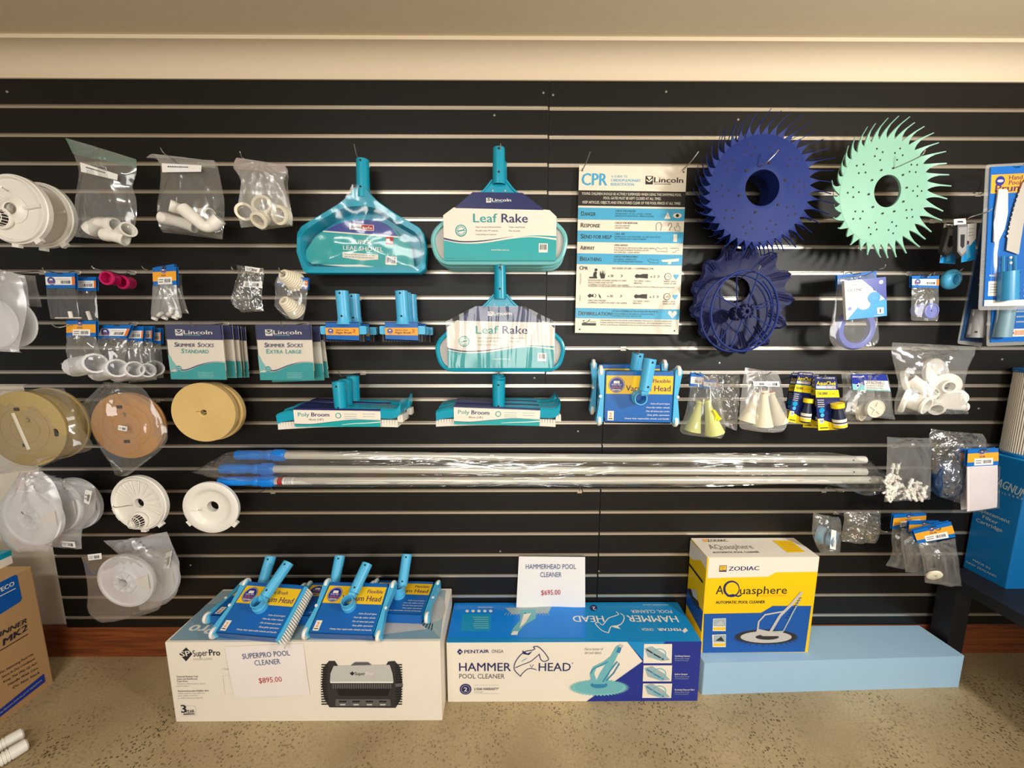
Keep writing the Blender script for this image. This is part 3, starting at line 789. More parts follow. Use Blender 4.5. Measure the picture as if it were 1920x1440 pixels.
q.text(b, 'IF UNWILLING TO DO RESCUE BREATHING DO CHEST COMPRESSIONS AT THE SAME RATE WITHOUT STOPPING AND CALL FOR MEDICAL HELP', .115, .94, .715, .008, K)
for s, v0, v1 in (('UNCONSCIOUS', .70, .635), ('INFANT', .80, .765)):
    b.text(s, q.p(.045, v0), q.p(.045, v1), .0045, K, 0, .0008)
q.poly(b, [(.93, .9), (.885, .87), (.895, .856), (.915, .856), (.93, .868), (.945, .856), (.965, .856), (.975, .87)], 'sign_cream')
q.line(b, [(.935, .862), (.92, .877), (.937, .878), (.925, .892)], .0018, 'sign_blue', .001)
q.rect(b, .065, .938, .2, .953, K); q.line(b, [(.075, .932), (.1, .937), (.13, .925), (.14, .915)], .0025, K); q.circ(b, .082, .923, .004, K); q.text(b, 'SPASA', .14, .2, .934, .008, K)
for k, s in enumerate(('THE INFORMATION IN THIS POSTER IS RECOMMENDED FOR AQUATIC RELATED EMERGENCIES', 'FORMAL INSTRUCTION IN RESUSCITATION IS ESSENTIAL. FOR MORE INFORMATION VISIT', 'SPASA AUSTRALIA, SWIMMING POOL & SPA ASSOCIATION OF AUSTRALIA')):
    q.text(b, s, .24, .93, .923+.014*k, .008, K)
for u, v in ((.045, .978), (.96, .978), (.03, .03), (.97, .03)):
    q.circ(b, u, v, .0045, 'hole', .0005, 10)
b.build('board', t)
for sx, a, l in ((1092, (1107, 284), 'left bent wire holding the resuscitation chart'), (1280, (1310, 284), 'right bent wire holding the resuscitation chart')):
    p0 = at(sx, 319, 0); p1 = at(sx, 319, -.032); p2 = at(a[0], a[1], -.075)
    w = MB('wire'); w.tube(smoothpath([(p0.x, -.002, p0.z+.004), (p0.x, -.018, p0.z+.002), tuple(p1), ((p1.x+p2.x)/2, (p1.y+p2.y)/2-.004, (p1.z+p2.z)/2-.004), tuple(p2)], 4), .0018, 6)
    o = w.build('wire_hook'); o['label'] = l; o['category'] = 'hook'; o['group'] = 'wire hooks in the slatwall'

# ------------------------------------------------------------------ spiky pool cleaner discs
def spiky_disc(fr, label, m, R, hole, nf, flen, whip, collar=0.0, bolts=8, lean=.10, seed=1, fwd=.04):
    t = thing('cleaner_disc', label, 'pool cleaner disc', fr, None)
    r = random.Random(seed)
    b = MB(m); N = nf*2
    dome = lambda rad: -.010*(rad/R)**2
    prof = [(hole, -.004-collar), (hole, .004), (hole+.012, .0055 if collar else .0032), (hole+.03, .003)] + [(hole+.03+(R-hole-.03)*k/5, .003+dome(hole+.03+(R-hole-.03)*k/5)) for k in range(1, 6)]
    back = [(rad, z-.006) for rad, z in prof[:0:-1]] if not collar else [(R, dome(R)-.003), (hole+.014, -.004), (hole+.012, -.004-collar)]
    b.lathe(prof+back+[prof[0]], N, (0, 0, 0), m)
    for k in range(nf):
        a0 = 2*math.pi*k/nf; w = math.pi/nf; L = flen*r.uniform(.93, 1.06)
        path = []
        for s in (0, .16, .32, .5, .7, 1):
            if whip: wid = w*(1-s/.5)*.98 if s < .5 else 0; half = max(R*wid, .0011)
            else: half = R*w*(.96*(1-s)**2.2+.115)
            path.append((s, half))
        bend = r.uniform(.7, 1.25)
        top, bot = [], []
        for s, half in path:
            rad = R*.985+L*s; aa = a0-lean*s*s
            z = dome(R)+fwd*bend*s*s
            c = Vector((rad*math.cos(aa), rad*math.sin(aa), z)); tg = Vector((-math.sin(aa), math.cos(aa), 0))
            nn = Vector((0, 0, .0022 if s < .6 else .0014))
            top += [c+tg*half+nn, c-tg*half+nn]; bot += [c+tg*half-nn, c-tg*half-nn]
        k2 = len(path)
        fs = []
        for i in range(k2-1):
            fs += [(2*i, 2*i+1, 2*i+3, 2*i+2), (2*k2+2*i, 2*k2+2*i+2, 2*k2+2*i+3, 2*k2+2*i+1), (2*i, 2*i+2, 2*k2+2*i+2, 2*k2+2*i), (2*i+1, 2*k2+2*i+1, 2*k2+2*i+3, 2*i+3)]
        fs.append((2*k2-2, 2*k2-1, 4*k2-1, 4*k2-2))
        b.add(top+bot, fs, m)
    # bolt holes and vent holes
    for k in range(bolts):
        a = 2*math.pi*(k+.3)/bolts; rr_ = hole+.022
        b.disc((rr_*math.cos(a), rr_*math.sin(a)), .0048 if collar else .0036, 'hole', 10, .0062)
    for k in range(10):
        a = 2*math.pi*(k+.1)/10
        for dr, da in ((.055, .0), (.075, .12), (.078, -.13), (.095, .0)):
            rad = hole+dr
            if rad < R-.012: b.disc((rad*math.cos(a+da), rad*math.sin(a+da)), .0034, 'hole', 8, .0036+dome(rad))
    b.build('disc', t)
    return t
fr = face(1428, 353, -.16, yaw=1)
a = spiky_disc(fr, 'front dark blue spiky disc hanging right of the resuscitation chart', 'disc_blue', .178, .060, 40, .06, True, .045, 6, seed=4)
m2 = shifted(fr, -.085, .015, .012, 5)
copy_thing(a, 'rear dark blue spiky disc half hidden behind the front one', m2)
for o in (a,): o['group'] = 'dark blue spiky discs'
[x for x in COL.objects if x.get('label', '').startswith('rear dark blue spiky')][0]['group'] = 'dark blue spiky discs'
fr = face(1662, 359, -.15, yaw=7)
spiky_disc(fr, 'pale mint green spiky disc hanging at upper right', 'disc_mint', .176, .054, 36, .058, False, .0, 10, lean=.09, seed=9, fwd=.03)
def wirehook(pts, label, depth):
    """hook whose visible wire passes the given pixels at the given depths"""
    P = [at(x, y, d) for x, y, d in pts]
    r = min(SLOTS, key=lambda z: abs(z-P[0].z))
    t = thing('wire_hook', label, 'hook', Matrix.Translation((P[0].x, 0, r)), 'wire hooks in the slatwall')
    o = Vector((P[0].x, 0, r))
    c = MB('aluminium'); c.box(-.011, .011, -.0035, -.0015, -.012, .004); c.build('clip', t)
    w = MB('wire'); w.tube(smoothpath([(0, -.002, -.003), (0, -.02, -.002)]+[tuple(p-o) for p in P], 4), .0018, 6); w.build('wire', t)
    return t
wirehook([(1395, 322, -.10), (1428, 311, -.175), (1450, 293, -.20), (1460, 281, -.205)], 'wire hook in front of the dark blue spiky discs', 0)
wirehook([(1655, 326, -.12), (1690, 310, -.17), (1727, 292, -.215), (1735, 281, -.22)], 'wire hook in front of the mint green disc', 0)

# scalloped skirt and two spoked wheels
fr = face(1388, 562, -.05, yaw=4)
t = thing('scalloped_skirt', 'navy scalloped rubber skirt below the blue spiky discs', 'pool cleaner skirt', fr)
b = MB('disc_navy'); NL = 13
h0 = fr.p(1383, 543)
def sk(u, v):
    a = 2*math.pi*u; ph = a*NL
    cz = math.cos(ph); R0 = .2+.013*(abs(cz)**.55)*(1 if cz > 0 else -1)
    k = v
    x = (h0.x+.058*math.cos(a))*(1-k)+R0*math.cos(a)*k; y = (h0.y+.05*math.sin(a))*(1-k)+R0*math.sin(a)*k
    z = -.012+.03*k*k+.007*k**3*cz
    if k > .55: z += .004*max(0, math.cos(ph*1.0))*max(0, math.cos(4*ph))*(k-.55)/.45*2
    if k > .93: z -= (k-.93)*.25
    return (x, y, z)
b.grid(sk, 300, 16)
for k in range(NL):
    for d in (-.07, 0, .07):
        pts = []
        for v in (.56, .7, .84, .98):
            p = sk(((k*2*math.pi/NL)+d*.9)/(2*math.pi) % 1, v); pts.append((p[0], p[1], p[2]+.0015))
        b.tube(pts, .0026, 5)
b.build('skirt', t)
def spoked_wheel(fr, label, R, angs):
    t = thing('spoked_wheel', label, 'deflector wheel', fr, 'navy spoked wheels on the skirt hook')
    b = MB('disc_blue'); b.tube([(R*math.cos(2*math.pi*i/56), R*math.sin(2*math.pi*i/56), 0) for i in range(56)], .0042, 6, closed=True)
    b.tube([(.94*R*math.cos(a), .94*R*math.sin(a), -.012) for a in [math.radians(-60+i*5) for i in range(24)]], .003, 6); b.build('rim', t)
    b = MB('disc_navy'); b.lathe([(.017, -.012), (.026, -.012), (.027, .012), (.023, .014), (.02, .014), (.017, .01), (.008, .01), (.008, -.012)], 24)
    for k in range(10):
        a = k*math.pi/5; b.box(-.003, .003, .019, .026, .012, .018)
        n = 8; vv = b.v[-n:]; b.v[-n:] = [Matrix.Rotation(a, 3, 'Z') @ v for v in vv]
    b.build('hub', t)
    for a in angs:
        a = math.radians(a); s = MB('disc_blue'); s.tube([(.024*math.cos(a), .024*math.sin(a), .002), (R*math.cos(a), R*math.sin(a), 0)], .0026, 6); s.build('spoke', t)
    return t
spoked_wheel(face(1381, 588, -.095, yaw=6), 'rear navy spoked wheel in front of the scalloped skirt', .145, (95, 168, 240, 312, 20))
spoked_wheel(face(1397, 584, -.165, yaw=12), 'front navy spoked wheel in front of the scalloped skirt', .143, (72, 156, 250, 335, 12))
wirehook([(1385, 524, -.05), (1399, 513, -.12), (1420, 507, -.18), (1426, 498, -.185)], 'wire hook holding the scalloped skirt and spoked wheels', 0)

# ------------------------------------------------------------------ vacuum heads
def vacuum_head(fr, label, brush=False, handle=((.01, .108, .045), (.024, .245, .055)), group='flexible vacuum heads'):
    """local metres, origin at the middle of the card's lower edge"""
    t = thing('vacuum_head', label, 'vacuum head', fr, group)
    b = MB('cyan'); b.prism(rr(-.12, .005, .12, .19, .015), -.018, .016); b.build('body', t)
    b = MB('blue_print')
    b.prism(roundpoly([(-.118, .0), (.118, .0), (.118, .186), (-.118, .186)], .003, 2), .0165, .0195)
    b.prism([(-.118, .0), (.118, .0), (.118, .004), (-.118, .004)], -.02, .0195); b.prism([(-.118, .186), (.118, .186), (.115, .19), (-.115, .19)], -.02, .0195)
    q = Q(None, (-.118, .186), (.118, .186), (.118, 0), (-.118, 0), .0196, loc=True)
    q.rect(b, 0, .06, 1, .42, 'yellow'); badge(b, q, .155, .24, .155)
    q.text(b, 'Flexible Brush' if brush else 'Flexible', .36 if brush else .7, .80 if brush else .96, .195, .075, 'plum', .02, .0009)
    q.text(b, 'Vacuum Head', .3, .965, .36, .115, 'plum', .025, .0009)
    for k, s in enumerate(('-Suits all pool types', '-Non-slip rubber wheels', '-Fits all telescopic poles', '-Easy glide operation', '-Heavy duty replaceable wheels and handle')):
        q.text(b, s, .97-(.3, .36, .36, .34, .68)[k], .97, .62+.075*k, .032, 'white', .02, .0009)
    q.rect(b, .035, .76, .13, .95, 'box_white', .0007); q.text(b, '2', .06, .1, .88, .09, 'orange', .03, .001); q.lines(b, .05, .115, [.905], .02, 'ink', .001)
    b.build('card', t)
    b = MB('sky')
    b.lathe([(.0255, -.03), (.0255, .012), (.0225, .014), (.0225, .036), (.019, .036), (.019, -.01), (0, -.01)], 20, (-.004, .098, .028)); b.build('hose_spigot', t)
    b = MB('sky'); h0, h1 = Vector(handle[0]), Vector(handle[1])
    socket(b, h1, h0, .0215, .0205, 'sky', [(.9, .2), (.14, .2)])
    b.lathe([(0, .014), (.014, .012), (.016, -.012), (0, -.014)], 12, h0-(h1-h0).normalized()*.005, 'sky', (1, 0, 0)); b.build('handle_socket', t)
    for sx in (-1, 1):
        if brush and sx > 0:
            b = MB('brush_white')
            for k in range(22):
                y = .0+.19*k/21; b.prism([(.122, y-.003), (.155, y-.02-.003), (.155, y-.016), (.122, y+.003)], -.012, .004)
            b.build('bristles', t)
            b = MB('sky'); b.prism([(.116, -.005), (.13, .0), (.13, .19), (.116, .19)], -.016, .012); b.build('side_bar', t)
            continue
        bar = MB('sky'); bar.prism(roundpoly([(sx*.125, -.004), (sx*.151, -.004), (sx*.138, .098), (sx*.151, .2), (sx*.125, .2)], .012, 4), -.016, .018)
        bar.lathe([(0, .004), (.005, .003), (.006, 0)], 12, (sx*.138, .098, .018), 'white'); o = bar.build('side_bar', t)
        for y in (.006, .19):
            w = MB('white_plastic'); w.lathe([(0, -.006), (.019, -.006), (.021, -.003), (.021, .003), (.019, .006), (0, .006)], 18, (sx*.138, y, .004), 'white_plastic', (1, 0, 0)); w.build('wheel', o)
    return t
HH = ((.003, .13, .075), (.017, .24, .075))
fr = face(1193, 791, -.19, yaw=-4)
a = vacuum_head(fr, 'front vacuum head with yellow band, hanging below the resuscitation chart', handle=HH)
copy_thing(a, 'rear vacuum head hanging behind the yellow-banded one', shifted(fr, -.058, .002, .012))
hook(1197, 664, -.19, 'wire hook holding the two hanging vacuum heads', .0, .01)

# ------------------------------------------------------------------ boxes on the floor
def carton(name, label, cat, x0, x1, y0, y1, z0, z1, yaw=0, m='box_white', mside=None, mtop=None):
    """front face towards -Y; returns thing and frames of the front and top faces, at the lower left front corner"""
    t = thing(name, label, cat, Matrix.Translation((x0, y0, z0)) @ Matrix.Rotation(math.radians(yaw), 4, 'Z'))
    w, d, h = x1-x0, y1-y0, z1-z0
    return t, w, d, h
HOLD = {}
def hold(t, b): HOLD[t.name] = (t, b, [min(v[i] for v in b.v) for i in range(3)], [max(v[i] for v in b.v) for i in range(3)])
def pbox(b, w, d, h, m, mtop=None, mleft=None, r=.004):
    o = roundpoly([(0, 0), (w, 0), (w, d), (0, d)], r, 2)
    b.prism(o, 0, h-.002, m); b.prism([(p[0]*.998+.001*w, p[1]*.998+.001*d) for p in o], h-.002, h, mtop or m)
class Plane(Fr):
    def __init__(s, m): s.m = m; s.i = m.inverted()
def front_of(t, off=.0006): return Plane(t.matrix_world @ Matrix.Translation((0, -off, 0)) @ Matrix.Rotation(math.pi/2, 4, 'X'))
def top_of(t, h, off=.0006): return Plane(t.matrix_world @ Matrix.Translation((0, 0, h+off)))
def left_of(t, d, off=.0006): return Plane(t.matrix_world @ Matrix.Translation((-off, d, 0)) @ Matrix.Rotation(-math.pi/2, 4, 'Z') @ Matrix.Rotation(math.pi/2, 4, 'X'))
def right_of(t, w, off=.0006): return Plane(t.matrix_world @ Matrix.Translation((w+off, 0, 0)) @ Matrix.Rotation(math.pi/2, 4, 'Z') @ Matrix.Rotation(math.pi/2, 4, 'X'))
def decal(t, fr, mb, name):
    k = t.matrix_world.inverted() @ fr.m; _, h, lo_, hi_ = HOLD[t.name]; o = len(h.v)
    for v in mb.v:
        q_ = k @ v; mg = [.008 if abs(k[i][2]) > .5 else -.0003 for i in range(3)]; h.v.append(Vector([min(hi_[i]+mg[i], max(lo_[i]-mg[i], q_[i])) for i in range(3)]))
    h.f += [tuple(i+o for i in f) for f in mb.f]; h.fm += mb.fm; h.sm += mb.sm
def tx(mb, fr, s, x0, y0, x1, y1, cap, m, bold=0, z=.0006, shear=0):
    a, b2 = fr.p(x0, y0), fr.p(x1, y1); c = fr.p(x0, y0-cap)
    mb.text(s, a, b2, (a-c).length, m, bold, z, shear)
def pp(mb, fr, pts, m, z=.0004):
    z += mb.zi(); mb.poly([(*fr.p(x, y).xy, z) for x, y in pts], m)
def pl(mb, fr, pts, w, m, z=.0006, closed=False, n=0):
    P = [fr.p(x, y) for x, y in pts]
    if n: P = smoothpath(P, n)
    mb.line(P, w, m, z+mb.zi(), closed)
def ell(cx, cy, rx, ry, n=28, a0=0): return [(cx+rx*math.cos(a0+2*math.pi*i/n), cy+ry*math.sin(a0+2*math.pi*i/n)) for i in range(n)]

# SuperPro box
SPX0, SPX1 = -1.426, -.407
t, w, d, h = carton('cleaner_box', 'long white carton with a robot cleaner picture, price sheet taped on it', 'box', SPX0, SPX1, -.298, -.006, 0, .338)
b = MB('box_white'); pbox(b, w, d, h, 'box_white'); hold(t, b)
SPT = t; F = front_of(t); b = MB('ink')
cx, cy = 349, 1226
pp(b, F, [(336, 1226), (349, 1214), (361, 1226), (349, 1240)], 'ink'); tx(b, F, 'SP', 340, 1231, 358, 1229, 10, 'box_white', .03, .0009)
tx(b, F, 'Super·', 363, 1231, 392, 1229, 12, 'ink'); tx(b, F, 'Pro', 393, 1229, 413, 1229, 12, 'ink', .05); tx(b, F, 'SUCTION CLEANER', 363, 1238, 398, 1237, 4, 'light_grey')
for k, (s, m, x1) in enumerate((('Patented Robust Twin', 'ink', 372), ('Gears and Reinforced', 'ink', 370), ('Turbo Drive', 'ink', 352), ('Advanced scrubbing design for all pools', 'light_grey', 386), ('and all surfaces', 'light_grey', 355))): tx(b, F, s, 332, 1270+4.4*k, x1, 1269.5+4.4*k, 3, m, .01)
for k, (s, m, x1) in enumerate((('Patented Innovative Rubber Skirt', 'ink', 392), ('Climbs walls and steps with ease', 'light_grey', 384), ('quiet reliable movement', 'light_grey', 372), ('no additional pump required', 'light_grey', 380))): tx(b, F, s, 334, 1297+4.4*k, x1, 1296+4.4*k, 3, m, .01)
pl(b, F, [(340, 1324), (366, 1323), (368, 1341), (341, 1342)], .0012, 'light_grey', closed=True)
tx(b, F, '3', 341, 1336, 350, 1336, 15, 'ink', .06); tx(b, F, 'YEAR', 349, 1337, 365, 1336, 6, 'ink', .02); pp(b, F, [(344, 1340), (365, 1339), (365, 1336.8+.7), (344, 1338)], 'ink')
pl(b, F, [(418, 1266), (440, 1265), (440, 1300), (422, 1301)], .001, 'light_grey', closed=True); tx(b, F, 'Cleaner', 418, 1256, 436, 1255, 4, 'light_grey')
# robot picture
D, G, Lg = 'dark_grey', 'mid_grey', 'light_grey'
pp(b, F, [(617, 1239), (606, 1252), (604, 1285), (608, 1310), (618, 1326), (742, 1327), (752, 1310), (754, 1275), (750, 1250), (740, 1239), (728, 1240), (722, 1250), (635, 1250), (628, 1239)], D)
for k in range(17):
    y = 1245+4.6*k; dx = 3*math.sin(k*.2)
    pp(b, F, [(603-dx*.4, y), (616-dx, y), (616-dx, y+2.2), (603-dx*.4, y+2.2)], 'black', .0007); pp(b, F, [(741+dx*.4, y), (754+dx*.3, y), (754+dx*.3, y+2.2), (741+dx*.4, y+2.2)], 'black', .0007)
pp(b, F, [(626, 1248), (731, 1246), (736, 1262), (738, 1277), (619, 1277), (620, 1262)], Lg, .0008); pp(b, F, [(658, 1247), (666, 1241), (690, 1241), (697, 1246)], G, .0007)
pp(b, F, [(619, 1277), (738, 1277), (737, 1280), (620, 1280)], 'white', .001)
for k in range(26): pp(b, F, [(624+4.3*k, 1281), (626.4+4.3*k, 1281), (626.4+4.3*k, 1290), (624+4.3*k, 1290)], G, .0008)
pp(b, F, [(631, 1292), (731, 1292), (727, 1304), (636, 1304)], 'black', .0008); pp(b, F, [(630, 1310), (732, 1310), (733, 1323), (629, 1323)], G, .0008)
for k in range(4):
    x = 636+25*k; pp(b, F, [(x, 1313), (x+14, 1313), (x+14, 1316), (x, 1316)], 'black', .001); pp(b, F, [(x+2, 1319), (x+12, 1319), (x+12, 1321.5), (x+2, 1321.5)], Lg, .001)
pp(b, F, [(741, 1281), (755, 1280), (756, 1286), (742, 1287)], G, .001)
pp(b, F, [(656, 1262), (661, 1258), (665, 1262), (661, 1266)], 'ink', .001); tx(b, F, 'Super', 666, 1265, 685, 1265, 6, 'ink', .03, .001); tx(b, F, 'Pro', 687, 1265, 699, 1265, 6, 'white', .02, .001)
decal(t, F, b, 'front_print')
Tp = top_of(t, h); b = MB('slate_blue')
pp(b, Tp, [(318, 1201), (392, 1108), (836, 1107), (828, 1198)], 'mist_print', .0002)
pp(b, Tp, [(318, 1200), (372, 1133), (436, 1133), (470, 1200)], 'slate_blue', .0005); tx(b, Tp, 'Pro', 412, 1172, 362, 1172, -14, 'white', .05, .0008)
pp(b, Tp, [(690, 1172), (790, 1160), (830, 1197), (640, 1198)], 'slate_blue', .0005); pp(b, Tp, ell(815, 1140, 20, 26), 'light_grey', .0008); pp(b, Tp, [(700, 1170), (770, 1150), (800, 1180), (700, 1192)], 'light_grey', .0009)
for k in range(20):
    a = math.pi*.5+math.pi*k/20; pl(b, Tp, [(815+24*math.cos(a), 1140-30*math.sin(a)), (815+38*math.cos(a), 1140-42*math.sin(a))], .004, 'dark_grey', .0008)
decal(t, Tp, b, 'top_print')
b = MB('paper')
# price sheet taped to the front
t2 = thing('price_sheet', 'creased white price sheet on the front of the robot cleaner carton', 'price sign', F)
def sheet(u, v):
    x = (422*(1-u)+569*u)*(1-v)+(441*(1-u)+582*u)*v; y = (1212*(1-u)+1206*u)*(1-v)+(1307*(1-u)+1302*u)*v
    p = F.p(x, y); return (p.x, p.y, .0015+.0014*abs(math.sin(u*9+v*3))*(.2+v*.8)+.0008*(1-math.cos(v*6)))
b.grid(sheet, 16, 12)
G2 = Plane(F.m @ Matrix.Translation((0, 0, .0042)))
tx(b, G2, 'SUPERPRO POOL', 455, 1236, 544, 1229, 10, 'price_blue', .0, .0042); tx(b, G2, 'CLEANER', 478, 1248, 526, 1245, 10, 'price_blue', 0, .0042); tx(b, G2, '$895.00', 486, 1281, 529, 1278, 10, 'price_red', .01, .0042)
b.build('sheet', t2)

# vacuum heads lying on the white carton
def lying(px, py, z, yaw, lift, roll=0): return Fr(atz(px, py, z), yaw, lift-90, roll)
A = vacuum_head(lying(465, 1196, .358, -6, 27), 'brush vacuum head with white bristles at front left on the white carton', True, ((.008, .125, .05), (.04, .25, .075)), 'vacuum heads on the white carton')
Bh = vacuum_head(lying(641, 1194, .358, -3, 27), 'vacuum head at front right on the white carton, yellow band fully in view', False, ((.005, .135, .05), (.028, .24, .075)), 'vacuum heads on the white carton')
HB = ((.003, .12, .05), (.006, .19, .15))
C1 = vacuum_head(lying(450, 1165, .364, -4, 1.5), 'vacuum head at back left on the white carton, behind the brush head', False, HB, 'vacuum heads on the white carton')
copy_thing(C1, 'vacuum head at back centre on the white carton, mostly covered', lying(600, 1163, .362, 0, 1.5))
copy_thing(C1, 'vacuum head at back right on the white carton, beside its round wheel picture', lying(735, 1159, .362, -3, 1.5))

# Hammerhead box
t, w, d, h = carton('cleaner_box', 'long blue and white carton with a shark outline, price sheet standing on it', 'box', -.398, .61, -.225, -.006, 0, .268)
b = MB('box_white'); pbox(b, w, d, h, 'box_white', 'cyan_print'); hold(t, b)
F = front_of(t); b = MB('box_white')
Z1 = (836, 1197)
pp(b, F, [(1176, 1198), (1316, 1198), (1311, 1315), (1100, 1315), (1205, 1240)], 'royal', .0003)
pp(b, F, [(1176, 1198), (1248, 1198), (1206, 1237)], 'cyan_print', .0005)
pp(b, F, [(857, 1222), (862, 1216), (868, 1222), (862, 1228)], 'navy_ink', .0005); pl(b, F, [(861, 1222), (865, 1222)], .004, 'box_white', .0007)
tx(b, F, 'PENTAIR', 871, 1225, 917, 1224, 6.5, 'navy_ink', .04); tx(b, F, 'ONGA', 922, 1224, 944, 1224, 6.5, 'mid_grey')
tx(b, F, 'HAMMER', 861, 1258, 958, 1258, 16, 'navy_ink', .012); tx(b, F, 'HEAD', 1010, 1258, 1070, 1258, 16, 'navy_ink', .012); tx(b, F, '®', 1072, 1245, 1075, 1245, 3, 'navy_ink')
tx(b, F, 'POOL CLEANER', 861, 1272, 946, 1272, 9, 'mid_grey')
shark = [(976, 1268), (966, 1258), (964, 1250), (967, 1240), (976, 1228), (986, 1221), (998, 1219), (1003, 1216), (1000, 1213), (1008, 1212), (1018, 1220), (1027, 1232), (1028, 1237), (1020, 1240), (1014, 1236), (1011, 1226)]
pl(b, F, shark, .0035, 'navy_ink', n=4); pl(b, F, [(976, 1268), (980, 1262), (990, 1254), (1000, 1254), (1006, 1256)], .003, 'navy_ink', n=4)
pp(b, F, [(981, 1226), (979, 1219), (989, 1225), (998, 1221), (992, 1228)], 'navy_ink', .0007); pl(b, F, [(966, 1252), (980, 1246), (995, 1240), (1005, 1232), (1012, 1226)], .003, 'navy_ink', n=4)
pl(b, F, [(994, 1246), (997, 1252), (1000, 1246)], .0025, 'navy_ink'); pl(b, F, [(978, 1240), (988, 1234)], .003, 'aqua_print')
pp(b, F, ell(873, 1292, 11, 10), 'navy_ink', .0005); pl(b, F, ell(873, 1292, 8, 7.4), .001, 'box_white', .0008, True); tx(b, F, '2', 870, 1296, 876, 1296, 8, 'box_white', .04, .0009)
pl(b, F, [(889, 1284.5), (936, 1284.5)], .001, 'light_grey'); pl(b, F, [(889, 1300), (936, 1300)], .001, 'light_grey'); tx(b, F, '2-YEAR WARRANTY*', 889, 1294, 935, 1293.5, 4.5, 'ink', .03); tx(b, F, 'conditions apply', 889, 1298, 905, 1298, 2, 'grey')
tx(b, F, 'Fierce hunter of', 1096, 1219, 1130, 1219, 5, 'grey', 0, .0006, .2); tx(b, F, 'dirt and debris.', 1096, 1226, 1128, 1226, 5, 'grey', 0, .0006, .2)
# cleaner picture
star = []
for i in range(96):
    a = 2*math.pi*i/96; k = 1.0 if i % 2 else .84
    star.append((1123+58*k*math.cos(a), 1289+16*k*math.sin(a)))
pp(b, F, star, 'teal_pale', .0006); pp(b, F, ell(1123, 1288, 46, 12.5), 'aqua_print', .0008)
pp(b, F, ell(1123, 1284, 16, 6), 'handle_teal', .001)
pp(b, F, [(1112, 1282), (1134, 1282), (1150, 1245), (1164, 1214), (1159, 1209), (1154, 1213), (1145, 1230), (1132, 1240), (1112, 1250), (1106, 1262), (1108, 1276)], 'aqua_print', .0012)
pp(b, F, [(1114, 1262), (1118, 1252), (1134, 1246), (1126, 1258), (1118, 1274)], 'box_white', .0014); pl(b, F, [(1108, 1262), (1112, 1254), (1128, 1246), (1140, 1240)], .004, 'handle_teal', .0015, n=3)
pl(b, F, [(1130, 1278), (1146, 1254), (1157, 1240), (1161, 1244), (1150, 1262), (1136, 1276)], .005, 'handle_teal', .0016); pp(b, F, [(1155, 1222), (1160, 1210), (1166, 1212), (1162, 1224)], 'handle_teal', .0015); pp(b, F, [(1159, 1212), (1162, 1207), (1169, 1209), (1167, 1214)], 'light_grey', .0017)
for y0, y1, tl in ((1207, 1243, 0), (1247, 1277, 1), (1281, 1308, 2)):
    pp(b, F, [(1207.5-tl, y0), (1260, y0), (1259-tl*.5, y1), (1206-tl, y1)], 'box_white', .0009)
    c = (y0+y1)/2
    pp(b, F, [(1208, c-10), (1222, c-14), (1245, c), (1256, c+12), (1240, c+14), (1214, c+6)], 'mist_print', .0011); pl(b, F, [(1212, c-8), (1228, c+2), (1244, c+11)], .006, ('dark_grey', 'handle_teal', 'handle_teal')[tl], .0013)
    pl(b, F, ell(1236, c, 12, 9), .004, 'aqua_print', .0013, True)
for y, s in ((1231, 'Oscillating Hammer'), (1265, 'Built-in Bumper'), (1294, 'Rotating Disposal Skirt')):
    tx(b, F, s, 1265, y, 1265+len(s)*1.6, y, 3, 'white', .02); tx(b, F, 'Efficient propulsion through', 1265, y+4.2, 1292, y+4.2, 2.4, 'mist_print'); tx(b, F, 'all corners of your pool', 1265, y+7.8, 1290, y+7.8, 2.4, 'mist_print')
decal(t, F, b, 'front_print')
Tp = top_of(t, h); b = MB('white')
pp(b, Tp, [(838, 1196), (848, 1131), (1096, 1131), (1100, 1196)], 'blue_hot', .0002)
tx(b, Tp, 'HAMMER', 1267, 1155, 1174, 1154, -11.5, 'white', .03); tx(b, Tp, 'HEAD', 1130, 1155, 1073, 1155, -11.5, 'white', .03); tx(b, Tp, 'POOL CLEANER', 1258, 1144, 1182, 1144, -5.5, 'white', .01)
tx(b, Tp, 'PENTAIR', 1275, 1178, 1232, 1178, -5, 'white', .06); tx(b, Tp, 'ONGA', 1224, 1178, 1202, 1178, -5, 'white'); pp(b, Tp, [(1279, 1183), (1285, 1177), (1290, 1183), (1283, 1187)], 'white', .0006)
sh2 = [(1163, 1150), (1170, 1156), (1168, 1166), (1160, 1173), (1146, 1175), (1141, 1186), (1138, 1186), (1128, 1182), (1118, 1172), (1117, 1168), (1124, 1168), (1130, 1172), (1140, 1160), (1150, 1156), (1160, 1152), (1155, 1147)]
pl(b, Tp, sh2, .004, 'white', n=3); pp(b, Tp, [(1148, 1176), (1164, 1180), (1158, 1174), (1164, 1170)], 'white', .0007)
pp(b, Tp, [(867, 1151), (922, 1151), (919, 1184), (864, 1184)], 'cyan', .0005)
for k in range(6): pp(b, Tp, [(886+2*(k % 3), 1157+4*k), (916, 1157+4*k), (916, 1158.4+4*k), (886+2*(k % 3), 1158.4+4*k)], 'teal_pale', .0007)
for k in range(5): pp(b, Tp, ell(876+11*k, 1146, 3.5, 2.6, 8), 'white', .0006)
tx(b, Tp, 'with patented technology', 924, 1138, 896, 1138, -3, 'white'); tx(b, Tp, 'www.pentair.com.au', 1253, 1133.5, 1205, 1133.5, -2.4, 'white')
